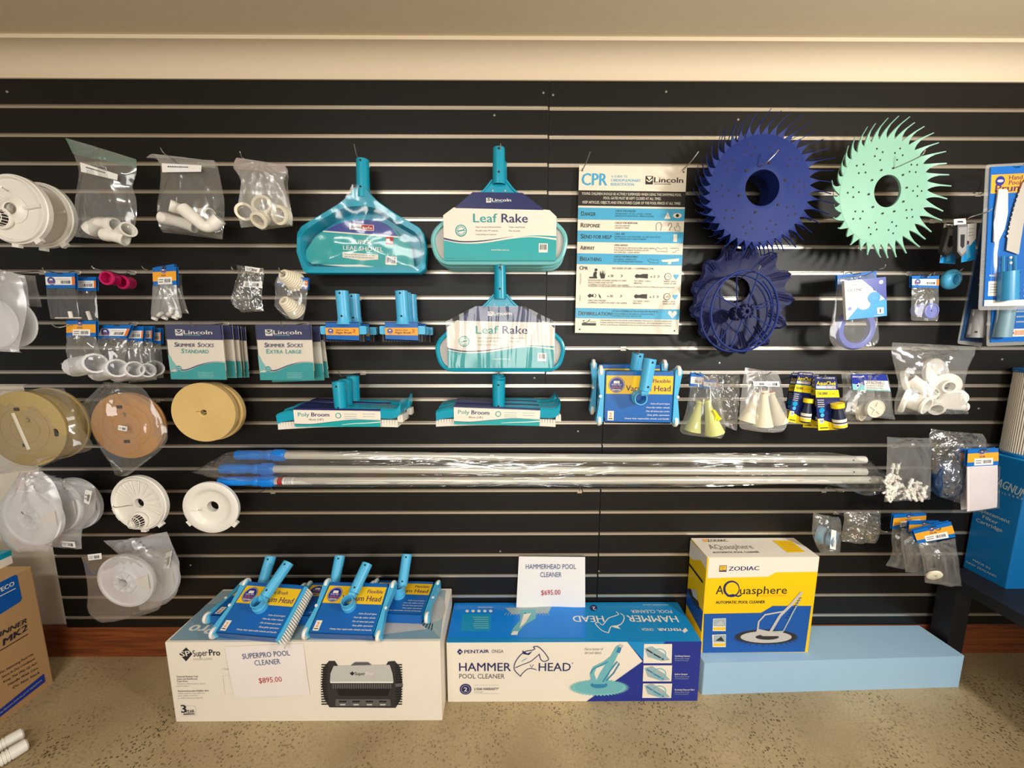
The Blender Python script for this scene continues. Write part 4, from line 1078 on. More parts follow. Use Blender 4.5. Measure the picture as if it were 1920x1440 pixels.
pp(b, Tp, [(947, 1140), (1034, 1138), (1028, 1150), (960, 1152)], 'mist_print', .0005); pp(b, Tp, [(976, 1144), (1004, 1143), (1005, 1160), (985, 1172), (968, 1190), (957, 1190), (962, 1178), (975, 1164)], 'aqua_print', .0007); pp(b, Tp, [(982, 1152), (996, 1150), (985, 1168), (974, 1178)], 'box_white', .0009); pp(b, Tp, [(958, 1191), (970, 1191), (972, 1184), (962, 1184)], 'white', .0009)
for k in range(16): pl(b, Tp, [(950+5*k, 1149), (946+5.6*k, 1154)], .003, 'mist_print', .0006)
pp(b, Tp, ell(1113, 1140, 7, 5.5), 'navy_ink', .0005); tx(b, Tp, '2', 1116, 1138, 1110, 1138, -6, 'white', .03, .0008)
decal(t, Tp, b, 'top_print')
# paper standing on it
S = Plane(Matrix.Translation(at(970, 1141, -.035)) @ Matrix.Rotation(math.radians(90-6), 4, 'X'))
t2 = thing('price_sheet', 'white price sheet leaning on the wall, standing on the shark carton', 'price sign', S)
b = MB('paper_white')
def sheet(u, v):
    x = (973*(1-u)+1097*u)*(1-v)+(968*(1-u)+1097*u)*v; y = (1043*(1-u)+1044*u)*(1-v)+(1138*(1-u)+1143*u)*v
    p = S.p(x, y); return (p.x, p.y, .001+.0025*math.sin(u*8+.5)*v)
b.grid(sheet, 14, 4); S2 = Plane(S.m @ Matrix.Translation((0, 0, .0045)))
tx(b, S2, 'HAMMERHEAD POOL', 986, 1067, 1080, 1067, 9.5, 'price_blue', 0, .0045); tx(b, S2, 'CLEANER', 1013, 1082, 1053, 1082, 9.5, 'price_blue', 0, .0045); tx(b, S2, '$695.00', 1015, 1116, 1051, 1115, 9.5, 'price_red', .01, .0045)
b.build('sheet', t2)

# pale blue slab and the yellow box on it
t = thing('display_plinth', 'low pale blue slab on the floor under the yellow box', 'plinth', Matrix.Translation((.642, -.2, 0)) @ Matrix.Rotation(math.radians(1.5), 4, 'Z'))
b = MB('slab_blue'); b.prism(roundpoly([(0, 0), (1.097, 0), (1.088, .166), (.0, .192)], .004, 2), 0, .146); b.build('slab', t)
t, w, d, h = carton('cleaner_box', 'yellow white and blue carton on the pale blue slab', 'box', .648, 1.103, -.15, -.007, .147, .578)
b = MB('box_white'); pbox(b, w, d, h, 'zodiac_yellow', 'box_white', r=.003); hold(t, b)
F = front_of(t); b = MB('box_white')
pp(b, F, [(1329, 1046), (1536, 1045), (1533, 1072), (1455, 1073), (1440, 1081), (1326, 1084)], 'box_white', .0003)
pp(b, F, [(1320, 1151), (1427, 1149), (1449, 1136), (1521, 1136), (1509, 1222), (1317, 1225)], 'zodiac_blue', .0003)
pp(b, F, [(1349, 1060), (1363, 1060), (1362, 1072), (1348, 1072)], 'navy_ink', .0005); pp(b, F, [(1350, 1061), (1362, 1061), (1361, 1069), (1349.5, 1069.5)], 'yellow', .0007); pl(b, F, [(1352, 1063), (1359, 1063), (1352, 1068), (1359, 1068)], .0025, 'navy_ink', .0009)
tx(b, F, 'ZODIAC', 1366, 1070, 1423, 1069, 8, 'navy_ink', .045)
tx(b, F, 'A', 1342, 1114, 1356, 1114, 17, 'ink'); pl(b, F, ell(1372, 1104, 14, 14, 24), [.003+.006*abs(math.cos(math.pi*(i-12)/24)) for i in range(24)], 'navy_ink', .0006, True); pl(b, F, [(1364, 1118), (1374, 1115), (1384, 1118), (1390, 1115)], .006, 'navy_ink', .0006, n=3)
tx(b, F, 'uasphere', 1387, 1114, 1475, 1113, 15, 'ink'); tx(b, F, 'Everything for pool enjoyment', 1424, 1118, 1474, 1117, 3, 'amber')
tx(b, F, 'AUTOMATIC POOL CLEANER', 1342, 1132, 1434, 1131, 5.5, 'ink', .04)
for y in (1160, 1190):
    pp(b, F, [(1337-.06*(y-1160), y), (1361, y-1), (1360.5, y+23), (1336, y+23)], 'box_white', .0005); pp(b, F, [(1338, y+1), (1360, y), (1360, y+14), (1337.5, y+14)], 'mist_print', .0007); pp(b, F, [(1341, y+11), (1352, y+3), (1358, y+12)], ('light_grey', 'dark_grey')[y > 1170], .0009)
    pp(b, F, [(1337.5, y+16), (1360, y+16), (1359.5, y+21), (1337, y+21)], 'yellow', .0009)
pp(b, F, ell(1436, 1194, 58, 14), 'dark_grey', .0005)
for i in range(30):
    a = 2*math.pi*i/30; pl(b, F, [(1436+52*math.cos(a), 1195+12*math.sin(a)), (1436+61*math.cos(a), 1196+16*math.sin(a))], .002, 'ink', .0006)
pp(b, F, ell(1436, 1194, 48, 11), 'light_grey', .0008); pp(b, F, ell(1438, 1194, 22, 5), 'dark_grey', .001)
pp(b, F, [(1430, 1192), (1460, 1192), (1468, 1184), (1446, 1184), (1419, 1178), (1417, 1186)], 'light_grey', .0012)
pl(b, F, [(1420, 1182), (1422, 1165), (1434, 1152), (1468, 1146), (1490, 1128)], .007, 'light_grey', .0013); pl(b, F, [(1443, 1186), (1462, 1154), (1484, 1132), (1503, 1110)], .012, 'light_grey', .0014)
pl(b, F, [(1446, 1184), (1468, 1183), (1478, 1164), (1486, 1148), (1500, 1122)], .006, 'mist_print', .0013)
for k in range(9): pl(b, F, [(1472+3.1*k, 1158-4.6*k), (1478+3.1*k, 1157-4.6*k)], .0025, 'navy_ink', .0016)
decal(t, F, b, 'front_print')
Tp = top_of(t, h); b = MB('ink')
pp(b, Tp, [(1448, 1013), (1483, 1014), (1510, 1035), (1476, 1036)], 'zodiac_yellow'); 
for k in range(5): pp(b, Tp, [(1462+3*k, 1017+3.6*k), (1486+3*k, 1017+3.6*k), (1487+3*k, 1018+3.6*k), (1463+3*k, 1018+3.6*k)], 'amber', .0007)
pp(b, Tp, [(1316, 1011), (1324, 1011), (1328, 1016), (1319, 1016)], 'amber'); tx(b, Tp, 'ZODIAC', 1328, 1016, 1366, 1015.5, 4, 'ink', .03)
tx(b, Tp, 'AQuasphere', 1333, 1030, 1415, 1029, 8, 'grey'); tx(b, Tp, 'AUTOMATIC POOL CLEANER', 1338, 1037.5, 1425, 1036.5, 2.6, 'ink', .03)
decal(t, Tp, b, 'top_print')
Lf = left_of(t, d); b = MB('ink')
pp(b, Lf, [(1291, 1008), (1329, 1046), (1327, 1072), (1314, 1050), (1300, 1050), (1290, 1040)], 'box_white'); pp(b, Lf, [(1286, 1100), (1320, 1150), (1318, 1190), (1284, 1128)], 'zodiac_blue')
pl(b, Lf, [(1291, 1056), (1318, 1092)], .012, 'ink'); pp(b, Lf, [(1288, 1103), (1300, 1105), (1310, 1130), (1312, 1144), (1300, 1130)], 'dark_grey', .0006); pp(b, Lf, [(1296, 1104), (1306, 1106), (1308, 1126), (1300, 1118)], 'light_grey', .0008)
decal(t, Lf, b, 'side_print')

# brown carton at left with a box on it
t, w, d, h = carton('shipping_carton', 'brown cardboard carton on the floor at far left', 'box', -2.56, -2.09, -.62, -.128, 0, .532)
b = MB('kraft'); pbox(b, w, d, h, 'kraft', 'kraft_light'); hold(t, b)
Rf = right_of(t, w); b = MB('blue')
P = [(-30, 1120), (0, 1084), (28, 1077), (32, 1079), (41, 1122), (38, 1128), (0, 1152), (-30, 1166)]
pp(b, Rf, P, 'blue'); tx(b, Rf, 'DAVECO', -24, 1123, 27, 1097, 9, 'sign_cream', .05); pl(b, Rf, [(-20, 1128), (29, 1103)], .003, 'sign_cream')
tx(b, Rf, 'WINNER', -22, 1206, 50, 1167, 10, 'ink', .06, .0006, .2); tx(b, Rf, 'MK2', 6, 1211, 51, 1181, 13, 'ink', .07, .0006, .2); pl(b, Rf, [(-20, 1232), (52, 1189)], .004, 'hole')
for k, s in enumerate(('For Swimming Pool Use', 'Store In Dry Conditions', 'Keep This Way Up And', 'Handle With Care', 'Do Not Stack')):
    x1, y1 = 62+3*k, 1228+8.6*k; tx(b, Rf, s, x1-62+6*max(0, k-2), y1+36-3.4*max(0, k-2), x1, y1, 5, 'ink', .03)
pp(b, Rf, [(-10, 1338), (82, 1263), (85, 1278), (-10, 1352)], 'royal'); tx(b, Rf, 'www.daveco.com.au pool equipment', -8, 1345, 78, 1276, 4.5, 'mist_print', .02, .0009)
decal(t, Rf, b, 'side_print')
t2, w2, d2, h2 = carton('small_carton', 'small teal and white carton lying on the brown carton', 'box', -2.47, -2.195, -.34, -.105, .5325, .588)
b = MB('box_white'); b.box(0, w2, 0, d2, 0, h2, 'box_white'); b.box(-.001, w2+.001, -.001, d2+.001, h2*.62, h2+.001, 'teal'); b.build('carton', t2)

# ------------------------------------------------------------------ plastic bags and what they hold
def bagmesh(fr, rows, thick=.012, m='film', seed=1, amp=.004, nu=24, per=6, fold=None, zoff=0.0, fullness=None):
    """pillow of thin film; rows of (left x, y, right x, y) pixels, from the top down"""
    P = [(fr.p(a, b_), fr.p(c, d)) for a, b_, c, d in rows]
    Lp = smoothpath([p[0] for p in P], per); Rp = smoothpath([p[1] for p in P], per)
    n = len(Lp)-1; sd = seed*3.17
    full = fullness or (lambda v: min(1, v*3)*(.35+.65*math.sin(min(1, v*1.05)*math.pi*.62))*(1 if v < .9 else max(0, (1-v)/.1)**.6))
    def f(side):
        def g(u, v):
            k = min(n, int(round(v*n))); p = Lp[k].lerp(Rp[k], u)
            e = min(1, 5*u*(1-u)); t = thick*full(v)*(math.sin(math.pi*u)**.6 if 0 < u < 1 else 0)
            w = noise.noise(Vector((p.x*22, p.y*9, sd+side)))*1.0+.6*abs(noise.noise(Vector((p.x*55+p.y*20, p.y*30, sd+5))))+.35*noise.noise(Vector((p.x*110, p.y*70, sd+9)))
            z = (t if side > 0 else -t*.5)+amp*w*(.35+.65*e)
            if fold is not None:
                d = p-fold; a = math.atan2(d.x, -d.y); z += amp*(2.2*abs(math.sin(a*6+sd))*math.exp(-d.length*6)+.8*abs(noise.noise(Vector((a*4, d.length*3, sd)))))*e
            if u in (0, 1): z = amp*w*.4
            return (p.x, p.y, z+zoff)
        return g
    b = MB(m); b.grid(f(1), nu, n, m); b.grid(f(-1), nu, n, m)
    return b
CONTENT_GROUP = None
def bag(label, rows, Y, thick=.014, m='film', seed=1, cat='plastic bag', name='clear_bag', group=None, amp=.004, sticker=(), zip_rows=None, zip_m='film_green', barcode=True):
    xs = [r[0] for r in rows]+[r[2] for r in rows]; ys = [r[1] for r in rows]+[r[3] for r in rows]
    fr = face(sum(xs)/len(xs), sum(ys)/len(ys), Y)
    t = thing(name, label, cat, fr, group)
    amp = amp if amp != .004 or m != 'film_milky' else .008
    bagmesh(fr, rows, thick, m, seed, amp, fold=(fr.p(*rows[0][:2])+fr.p(*rows[0][2:]))/2).build('film_pouch', t)
    if zip_rows: bagmesh(fr, zip_rows, .003, zip_m, seed, .003, zoff=.002).build('zip_strip', t)
    for k, c in enumerate(sticker):
        q = Q(fr, *c, thick*.8+.004); s = MB('paper_white'); q.rect(s, 0, 0, 1, 1, 'paper_white', 0)
        if barcode: q.bars(s, .45, .3, .85, .8, 'ink', 8, .0006, k+1); q.lines(s, .1, .4, [.35, .6], .1, 'grey', .0006)
        else: q.lines(s, .15, .7, [.3], .12, 'ink', .0006)
        s.build('sticker', t)
    return t, fr
def header(t, fr, c, style='gold', z=.006, name='header_card'):
    q = Q(fr, *c, z); b = MB('header_blue')
    b.prism([tuple(p.xy) for p in (q.c[3], q.c[2], q.c[1], q.c[0])], z-.0012, z, 'header_blue')
    b.prism([tuple(p.xy) for p in (q.c[3], q.c[2], q.c[1], q.c[0])], z-.010, z-.0088, 'header_blue')
    if style == 'gold':
        q.rect(b, 0, .24, 1, .76, 'amber'); badge(b, q, .46, .2, .16)
        q.text(b, 'POOL PRO', .38, .56, .5, .1, 'navy_ink', .02, .0009)
        q.rect(b, .22, .55, .82, .95, 'paper_white', .0008); q.bars(b, .5, .65, .76, .85, 'ink', 9, .0012); q.lines(b, .26, .46, [.65, .78], .06, 'grey', .0012)
    elif style == 'white':
        q.rect(b, .0, .28, 1, .80, 'paper_white'); q.rect(b, .9, .28, 1, .80, 'orange', .0006); badge(b, q, .2, .54, .27)
        q.lines(b, .38, .85, [.4], .05, 'light_grey', .0008); q.bars(b, .52, .52, .86, .72, 'ink', 10, .0008)
    elif style == 'plain':
        q.rect(b, .0, .28, .9, .80, 'paper_white'); q.rect(b, .9, .28, 1, .80, 'orange', .0006); q.bars(b, .35, .5, .85, .72, 'ink', 8, .0008); q.lines(b, .15, .8, [.38], .05, 'light_grey', .0008)
    b.poly([(*q.p(u, v), z+.0014) for u, v in ((.4, .09), (.4, .03), (.47, .03), (.5, .0), (.53, .03), (.6, .03), (.6, .09))], 'hole')
    return b.build(name, t)
def hollow(b, path, r, m='white_plastic', wall=.22, n=16, collars=0.0):
    P = smoothpath(path, 6) if len(path) > 2 else [V3(path[0]), V3(path[0]).lerp(V3(path[1]), .25), V3(path[0]).lerp(V3(path[1]), .75), V3(path[1])]
    k = len(P); R = [r*(1+collars*(1 if i < k*.28 or i > k*.72 else 0)) for i in range(k)]
    b.tube(P, R, n, m, cap=False); b.tube([p for p in P], [x*(1-wall) for x in R], n, m, cap=False)
    for e, o in ((0, 1), (k-1, k-2)):
        ax = (P[e]-P[o]).normalized(); b.lathe([(R[e], 0), (R[e]*(1-wall), 0)], n, P[e], m, ax)
def pipe_piece(label, cat, pts, r, group, m='white_plastic', collars=.12, name='pipe_fitting', wall=.22):
    """pts: (px, py, Y) along the axis; r metres"""
    W_ = [at(x, y, Y) for x, y, Y in pts]; c = sum(W_, Vector())/len(W_)
    b = MB(m); hollow(b, [p-c for p in W_], r, m, wall, collars=collars)
    if name == 'plastic_tube':
        d = W_[1]-W_[0]; b.lathe([(0, 0), (r*.82, 0)], 16, W_[0]+d*.45-c, m, d)
    o = b.build(name); o.location = c; o['label'] = label; o['category'] = cat; o['group'] = group
    return o
def turned(label, cat, px, py, Y, prof, group, m='white_plastic', name='fitting', yaw=0, tilt=0, n=28, extra=None):
    fr = face(px, py, Y, yaw, tilt); b = MB(m); b.lathe(prof, n, (0, 0, 0), m)
    if extra: extra(b)
    o = b.build(name); o.matrix_world = fr.m; o['label'] = label; o['category'] = cat
    if group: o['group'] = group
    return o

# --- upper left: bag of short elbows
bag('zip bag with green seal holding short white elbows, upper left', [(124, 259, 256, 299), (136, 283, 257, 310), (147, 318, 255, 330), (146, 345, 249, 350), (141, 380, 256, 377), (142, 415, 255, 415), (140, 444, 244, 456)], -.13, .03, 'film', 3, name='zip_bag',
    sticker=[((150, 304), (221, 327), (220, 338), (152, 322))], zip_rows=[(124, 259, 256, 299), (131, 274, 257, 306), (138, 289, 256, 316)], barcode=False, group=None)
pipe_piece('short white elbow at the back of the green-sealed bag', 'pipe fitting', [(169, 432, -.135), (186, 420, -.14), (216, 422, -.145)], .022, 'white elbows in the green-sealed bag')
pipe_piece('short white elbow at front left in the green-sealed bag', 'pipe fitting', [(196, 440, -.15), (216, 444, -.152), (236, 450, -.148)], .019, 'white elbows in the green-sealed bag')
pipe_piece('short white elbow at the right in the green-sealed bag', 'pipe fitting', [(226, 446, -.125), (231, 436, -.14), (241, 430, -.155)], .023, 'white elbows in the green-sealed bag')
wirehook([(168, 318, -.04), (190, 322, -.12), (196, 318, -.16), (197, 312, -.165)], 'wire hook holding the green-sealed bag of elbows', 0)
# --- second bag: longer bent pipes
bag('zip bag holding long white bent pipes, right of the green-sealed bag', [(275, 296, 401, 301), (299, 304, 408, 311), (300, 352, 418, 360), (295, 380, 421, 380), (297, 420, 420, 420), (306, 436, 417, 449)], -.12, .032, 'film', 8, name='zip_bag',
    sticker=[((303, 306), (378, 310), (377, 322), (304, 323))], zip_rows=[(275, 296, 401, 301), (288, 289, 403, 304), (300, 306, 406, 316)], zip_m='film_thick', barcode=False)
G = 'white bent pipes in the second zip bag'
pipe_piece('white pipe with its open end facing left in the second zip bag', 'pipe fitting', [(318, 385, -.15), (340, 393, -.13), (366, 403, -.11)], .0185, G)
pipe_piece('white bent pipe lying across the front of the second zip bag', 'pipe fitting', [(343, 391, -.155), (364, 409, -.155), (383, 424, -.155), (397, 423, -.15), (412, 410, -.145)], .0195, G)
pipe_piece('white straight pipe along the bottom of the second zip bag', 'pipe fitting', [(303, 408, -.125), (335, 416, -.125), (366, 426, -.12)], .0185, G)
pipe_piece('white pipe with its open end facing right in the second zip bag', 'pipe fitting', [(362, 401, -.1), (380, 400, -.115), (394, 401, -.13)], .018, G)
wirehook([(357, 321, -.06), (330, 303, -.14), (308, 288, -.185), (301, 277, -.19)], 'wire hook reaching forward over the second zip bag', 0)
# --- third: bags of rings
bag('front clear bag holding white threaded rings', [(444, 296, 534, 310), (437, 313, 540, 322), (451, 336, 532, 339), (448, 371, 540, 371), (444, 393, 547, 397), (452, 427, 549, 421)], -.16, .03, 'film_thick', 12, name='zip_bag', zip_rows=[(444, 296, 534, 310), (440, 305, 537, 318), (441, 318, 536, 326)], zip_m='film_pink', group='bags of white rings')
bag('rear clear bag hanging behind the rings', [(448, 305, 536, 318), (446, 325, 541, 330), (455, 350, 540, 350), (452, 390, 546, 395), (490, 432, 549, 424)], -.09, .012, 'film', 13, name='zip_bag', group='bags of white rings')
def sleeve(r, L): return [(r*.72, L/2), (r, L/2), (r*1.02, L/2-.003), (r*1.02, L/2-.008), (r*.93, L/2-.009), (r*.93, -L/2), (r*.72, -L/2), (r*.72, L/2)]
G = 'white threaded rings in the ring bag'
for x, y, Y, r, ya, ti, l in ((459, 398, -.17, .029, 30, 5, 'white ring at the left of the ring bag'), (494, 387, -.16, .033, 10, -12, 'white ring at the top of the ring bag'), (489, 411, -.175, .028, -10, 35, 'white ring at the bottom centre of the ring bag'), (529, 404, -.165, .032, -15, 10, 'white ring with inner thread at the right of the ring bag')):
    turned(l, 'ring', x, y, Y, sleeve(r, .03), G, 'ivory', 'threaded_ring', ya, ti)
wirehook([(455, 296, -.06), (452, 292, -.14), (450, 285, -.185)], 'wire hook holding the bags of white rings', 0)

# --- skimmer plates with strainer baskets
def skim_plate(fr, label, R=.112, basket=(-.02, -.062), hole=(.0, .0), group=None, ribs=True):
    t = thing('skimmer_plate', label, 'skimmer plate', fr, group)
    b = MB('white_plastic'); hr = .019
    b.lathe([(hr, -.012), (hr, .002), (hr+.006, .002), (.05, .0), (R*.86, .003), (R*.9, .012), (R*.95, .012), (R*.97, .004), (R, .002), (R, -.012), (R*.9, -.014), (R*.86, -.008), (hr, -.012)], 48)
    if not ribs:
        b.lathe([(.019, .012), (.024, .014), (.034, .004), (.045, .002)], 28); b.tube([(.04, .004, .004), (R*.84, .012, .007)], .006, 8); b.tube([(-.03, .03, .004), (-R*.6, R*.6, .006)], .004, 8)
    if ribs:
        for k in range(9):
            a = math.radians(-35+k*22)
            b.poly([(.03*math.cos(a), .03*math.sin(a), .0035), (R*.84*math.cos(a-.06), R*.84*math.sin(a-.06), .0045), (R*.84*math.cos(a), R*.84*math.sin(a), .0068), ], 'white_plastic')
            b.poly([(.03*math.cos(a), .03*math.sin(a), .0035), (R*.84*math.cos(a), R*.84*math.sin(a), .0068), (R*.84*math.cos(a+.06), R*.84*math.sin(a+.06), .0045)], 'white_plastic')
    b.build('plate', t)
    for a in (190, 205, 262, 300):
        k = MB('white_plastic'); k.box(R-.004, R+.011, -.011, .011, -.012, .001); o = k.build('tab', t); o.rotation_euler.z = math.radians(a)
    if basket:
        k = MB('white_plastic'); x, y = basket
        k.lathe([(.026, .004), (.034, .004), (.036, .012), (.028, .014)], 24, (x, y, 0)); k.lathe([(.0, .045), (.006, .046), (.008, .043)], 12, (x, y, 0))
        for z, r in ((.03, .024), (.042, .015)): k.tube([(x+r*math.cos(2*math.pi*i/24), y+r*math.sin(2*math.pi*i/24), z) for i in range(24)], .0013, 5, closed=True)
        for i in range(16):
            a = 2*math.pi*i/16; k.tube([(x+.028*math.cos(a), y+.028*math.sin(a), .012), (x+.025*math.cos(a), y+.025*math.sin(a), .03), (x+.006*math.cos(a), y+.006*math.sin(a), .044)], .0014, 4)
        k.lathe([(.0, .011), (.026, .011)], 20, (x, y, 0), 'hole'); k.build('strainer_basket', t)
    return t
P1 = skim_plate(face(27, 393, -.20, yaw=2), 'front white skimmer plate at upper left, cut by the picture edge', .113, (-.035, -.03), group='white skimmer plates on hooks', ribs=False)
copy_thing(P1, 'rear white skimmer plate at upper left, beside the zip bags', face(78, 404, -.11, yaw=2))
wirehook([(40, 372, -.1), (18, 360, -.19), (2, 350, -.235)], 'wire hook holding the two skimmer plates at upper left', 0)
P1 = skim_plate(face(262, 943, -.12, yaw=-3, roll=8), 'white skimmer plate with strainer basket hanging below the brown spool', .113, (-.012, -.07))
P1['group'] = 'white skimmer plates on hooks'
wirehook([(262, 945, -.05), (240, 948, -.15), (216, 951, -.2), (211, 946, -.205)], 'wire hook through the skimmer plate with strainer basket', 0)
fr = face(397, 951, -.10, yaw=3)
t = thing('skimmer_plate', 'plain white dished skimmer plate hanging below the blue pole grips', 'skimmer plate', fr, 'white skimmer plates on hooks')
b = MB('white_plastic'); R = .108
b.lathe([(.0225, -.03), (.0225, -.006), (.028, -.006), (.06, -.008), (.068, -.004), (.076, .006), (.084, .009), (R*.95, .009), (R, .006), (R, -.006), (R*.9, -.01), (.06, -.03), (.0225, -.03)], 48); b.build('plate', t)
for a in (215, 318):
    k = MB('white_plastic'); k.box(R-.004, R+.012, -.012, .012, -.01, .004); o = k.build('tab', t); o.rotation_euler.z = math.radians(a)
wirehook([(386, 955, -.03), (376, 957, -.1), (370, 955, -.13)], 'wire hook through the plain dished skimmer plate', 0)

# --- bagged skimmer plates at lower left
def bag_plate(px, py, Y, label, R=.112, group='bagged white skimmer plates', yaw=0):
    fr = face(px, py, Y, yaw); t = thing('skimmer_plate', label, 'skimmer plate', fr, group)
    b = MB('white_cool'); b.lathe([(.017, -.01), (.017, .012), (.022, .012), (.024, .004), (.04, .004), (.042, .008), (.046, .008), (.048, .002), (R*.9, -.002), (R*.93, .003), (R, .002), (R, -.012), (.017, -.01)], 44)
    for k in range(8):
        a = k*math.pi/4+.2; vv = len(b.v); b.box(.024, .042, -.002, .002, .003, .009); b.v[vv:] = [Matrix.Rotation(a, 3, 'Z') @ v for v in b.v[vv:]]
    b.build('plate', t)
    b = MB('white'); b.poly([(.04, -.01, .006), (R*.85, -.03, .004), (R*.85, .03, .004), (.05, .012, .006)][::1]); b.build('vane', t)
    return t
bag_plate(60, 971, -.19, 'front bagged white plate at left, above the brown carton'); bag_plate(98, 950, -.12, 'middle bagged white plate at left, above the brown carton'); bag_plate(138, 945, -.055, 'rear bagged white plate at left, above the brown carton')
bag('front clear bag around the white plates at left', [(38, 884, 78, 884), (12, 925, 100, 905), (-8, 960, 118, 950), (0, 1000, 112, 990), (32, 1032, 90, 1034)], -.19, .03, 'film_milky', 21, group='bags of white plates')
bag('rear clear bag around the white plates at left', [(75, 880, 160, 905), (58, 910, 178, 915), (52, 960, 177, 960), (70, 1000, 155, 990), (100, 1024, 153, 1029)], -.10, .03, 'film_milky', 22, group='bags of white plates', sticker=[((160, 918), (173, 921), (167, 946), (157, 942)), ((114, 1014), (140, 1016), (142, 1027), (117, 1025))])
wirehook([(62, 962, -.1), (48, 966, -.2), (40, 960, -.225)], 'wire hook through the bagged plates at left', 0)
bag_plate(236, 1090, -.15, 'front bagged white plate below the strainer basket plate'); bag_plate(284, 1082, -.08, 'rear bagged white plate below the strainer basket plate')
bag('front clear bag around the lower white plates', [(153, 1045, 322, 1026), (160, 1070, 318, 1050), (165, 1110, 306, 1090), (165, 1147, 300, 1140), (192, 1168, 268, 1149)], -.15, .028, 'film', 23, group='bags of white plates', sticker=[((164, 1040), (190, 1037), (191, 1048), (166, 1051))])
bag('rear clear bag around the lower white plates', [(194, 1014, 313, 997), (215, 1032, 327, 1030), (250, 1060, 337, 1060), (255, 1100, 332, 1110), (262, 1145, 312, 1132)], -.08, .03, 'film_milky', 24, group='bags of white plates', sticker=[((311, 1037), (323, 1032), (317, 1066), (306, 1066))])
wirehook([(240, 1080, -.06), (228, 1088, -.165), (222, 1084, -.18)], 'wire hook through the lower bagged plates', 0)

# --- far left, second row: milky bags with white discs
for (x, y, Y, l) in ((-12, 606, -.2, 'front white flat disc in the milky bags at the left edge'), (26, 606, -.14, 'rear white flat disc in the milky bags at the left edge')):
    turned(l, 'disc', x, y, Y, [(0, .004), (.085, .004), (.088, 0), (.085, -.004), (0, -.004)], 'white discs in the milky bags', 'white_cool', 'flat_disc')
bag('front milky bag of white discs at the left edge', [(-60, 512, 22, 510), (-62, 540, 40, 525), (-66, 600, 50, 580), (-66, 640, 36, 650), (-60, 655, 40, 661)], -.2, .02, 'film_milky', 31, group='milky bags at the left edge')
bag('middle milky bag of white discs at the left edge', [(-20, 498, 46, 516), (-24, 540, 52, 540), (-30, 590, 58, 585), (-30, 640, 66, 630)], -.13, .02, 'film_milky', 32, group='milky bags at the left edge')
bag('rear milky bag at the left edge, nearest the header-card bags', [(10, 514, 66, 517), (6, 545, 70, 540), (4, 570, 79, 576)], -.08, .01, 'film_thick', 33, group='milky bags at the left edge')
wirehook([(20, 512, -.1), (-10, 508, -.2), (-25, 500, -.23)], 'wire hook holding the milky bags at the left edge', 0)

# --- header-card bags with white sticks
def rod(px0, px1, Y, r, label, group, m='white', cat='rod'):
    a, b2 = at(*px0, Y), at(*px1, Y); c = (a+b2)/2; k = MB(m); k.tube([a-c, b2-c], r, 8); o = k.build('plastic_rod'); o.location = c
    o['label'] = label; o['category'] = cat; o['group'] = group
t, fr = bag('front card-topped bag with white sticks, far left of the pink caps', [(87, 537, 141, 537), (89, 565, 145, 565), (95, 598, 150, 600)], -.15, .008, 'film_clear', 41, name='header_bag', group='card-topped bags with white sticks', amp=.002)
header(t, fr, ((84, 511), (140, 511), (141, 540), (87, 540)), 'white')
t, fr = bag('rear card-topped bag with white sticks, next to the pink caps', [(143, 542, 180, 542), (144, 570, 182, 570), (148, 600, 185, 601)], -.11, .008, 'film_clear', 42, name='header_bag', group='card-topped bags with white sticks', amp=.002)
header(t, fr, ((142, 519), (180, 519), (180, 545), (144, 545)), 'plain')
G = 'white sticks in the card-topped bags'
rod((131, 584), (134, 597), -.155, .006, 'short white stick in the front card-topped bag', G); rod((164, 584), (170, 600), -.115, .006, 'short white stick in the rear card-topped bag', G); rod((104, 596), (152, 596), -.152, .0025, 'thin white rod across the bottom of the front card-topped bag', G)
wirehook([(120, 513, -.05), (97, 510, -.16), (82, 506, -.19), (80, 502, -.19)], 'wire hook holding the card-topped stick bags', 0)

# --- magenta caps
for x0, y0, x1, y1, Y, l in ((199, 521, 216, 524, -.13, 'front magenta plastic cup on its hook'), (228, 529, 246, 531, -.085, 'rear magenta plastic cup on its hook')):
    a, b2 = at(x0, y0, Y), at(x1, y1, Y+.035); c = (a+b2)/2; ax = (a-b2); L = ax.length
    k = MB('magenta'); k.lathe([(0, -L/2+.004), (.018, -L/2+.004), (.0185, L/2), (.0245, L/2), (.0262, L/2-.004), (.0235, L/2-.008), (.0225, -L/2), (0, -L/2)], 24, (0, 0, 0), 'magenta', ax)
    for i in range(10):
        q_ = 2*math.pi*i/10
    o = k.build('plastic_cup'); o.location = c; o['label'] = l; o['category'] = 'cup'; o['group'] = 'magenta cups'
wirehook([(232, 515, -.04), (205, 509, -.12), (178, 504, -.16), (172, 499, -.165)], 'wire hook holding the two magenta cups', 0)

# --- header bag with small white parts
t, fr = bag('front card-topped bag with small white parts at its bottom', [(287, 534, 331, 532), (285, 560, 334, 560), (283, 585, 340, 585), (284, 598, 341, 595)], -.13, .014, 'film_thick', 43, name='header_bag', group='card-topped bags of small white parts')
header(t, fr, ((286, 502), (330, 500), (331, 534), (287, 536)), 'gold')
t, fr = bag('rear card-topped bag half hidden behind the small white parts', [(300, 520, 341, 515), (302, 550, 343, 550), (310, 585, 354, 588)], -.08, .01, 'film', 44, name='header_bag', group='card-topped bags of small white parts')
header(t, fr, ((290, 501), (326, 495), (331, 524), (296, 530)), 'gold')
for k, (x, y) in enumerate(((290, 594), (300, 590), (309, 593), (318, 588), (328, 592), (322, 581), (334, 589))):
    rod((x-4, y+2), (x+4, y-4 if k % 2 else y+5), -.135, .006, 'small white plastic piece at the bottom of the card-topped bag', 'small white pieces in the card-topped bag', 'white', 'plastic piece')
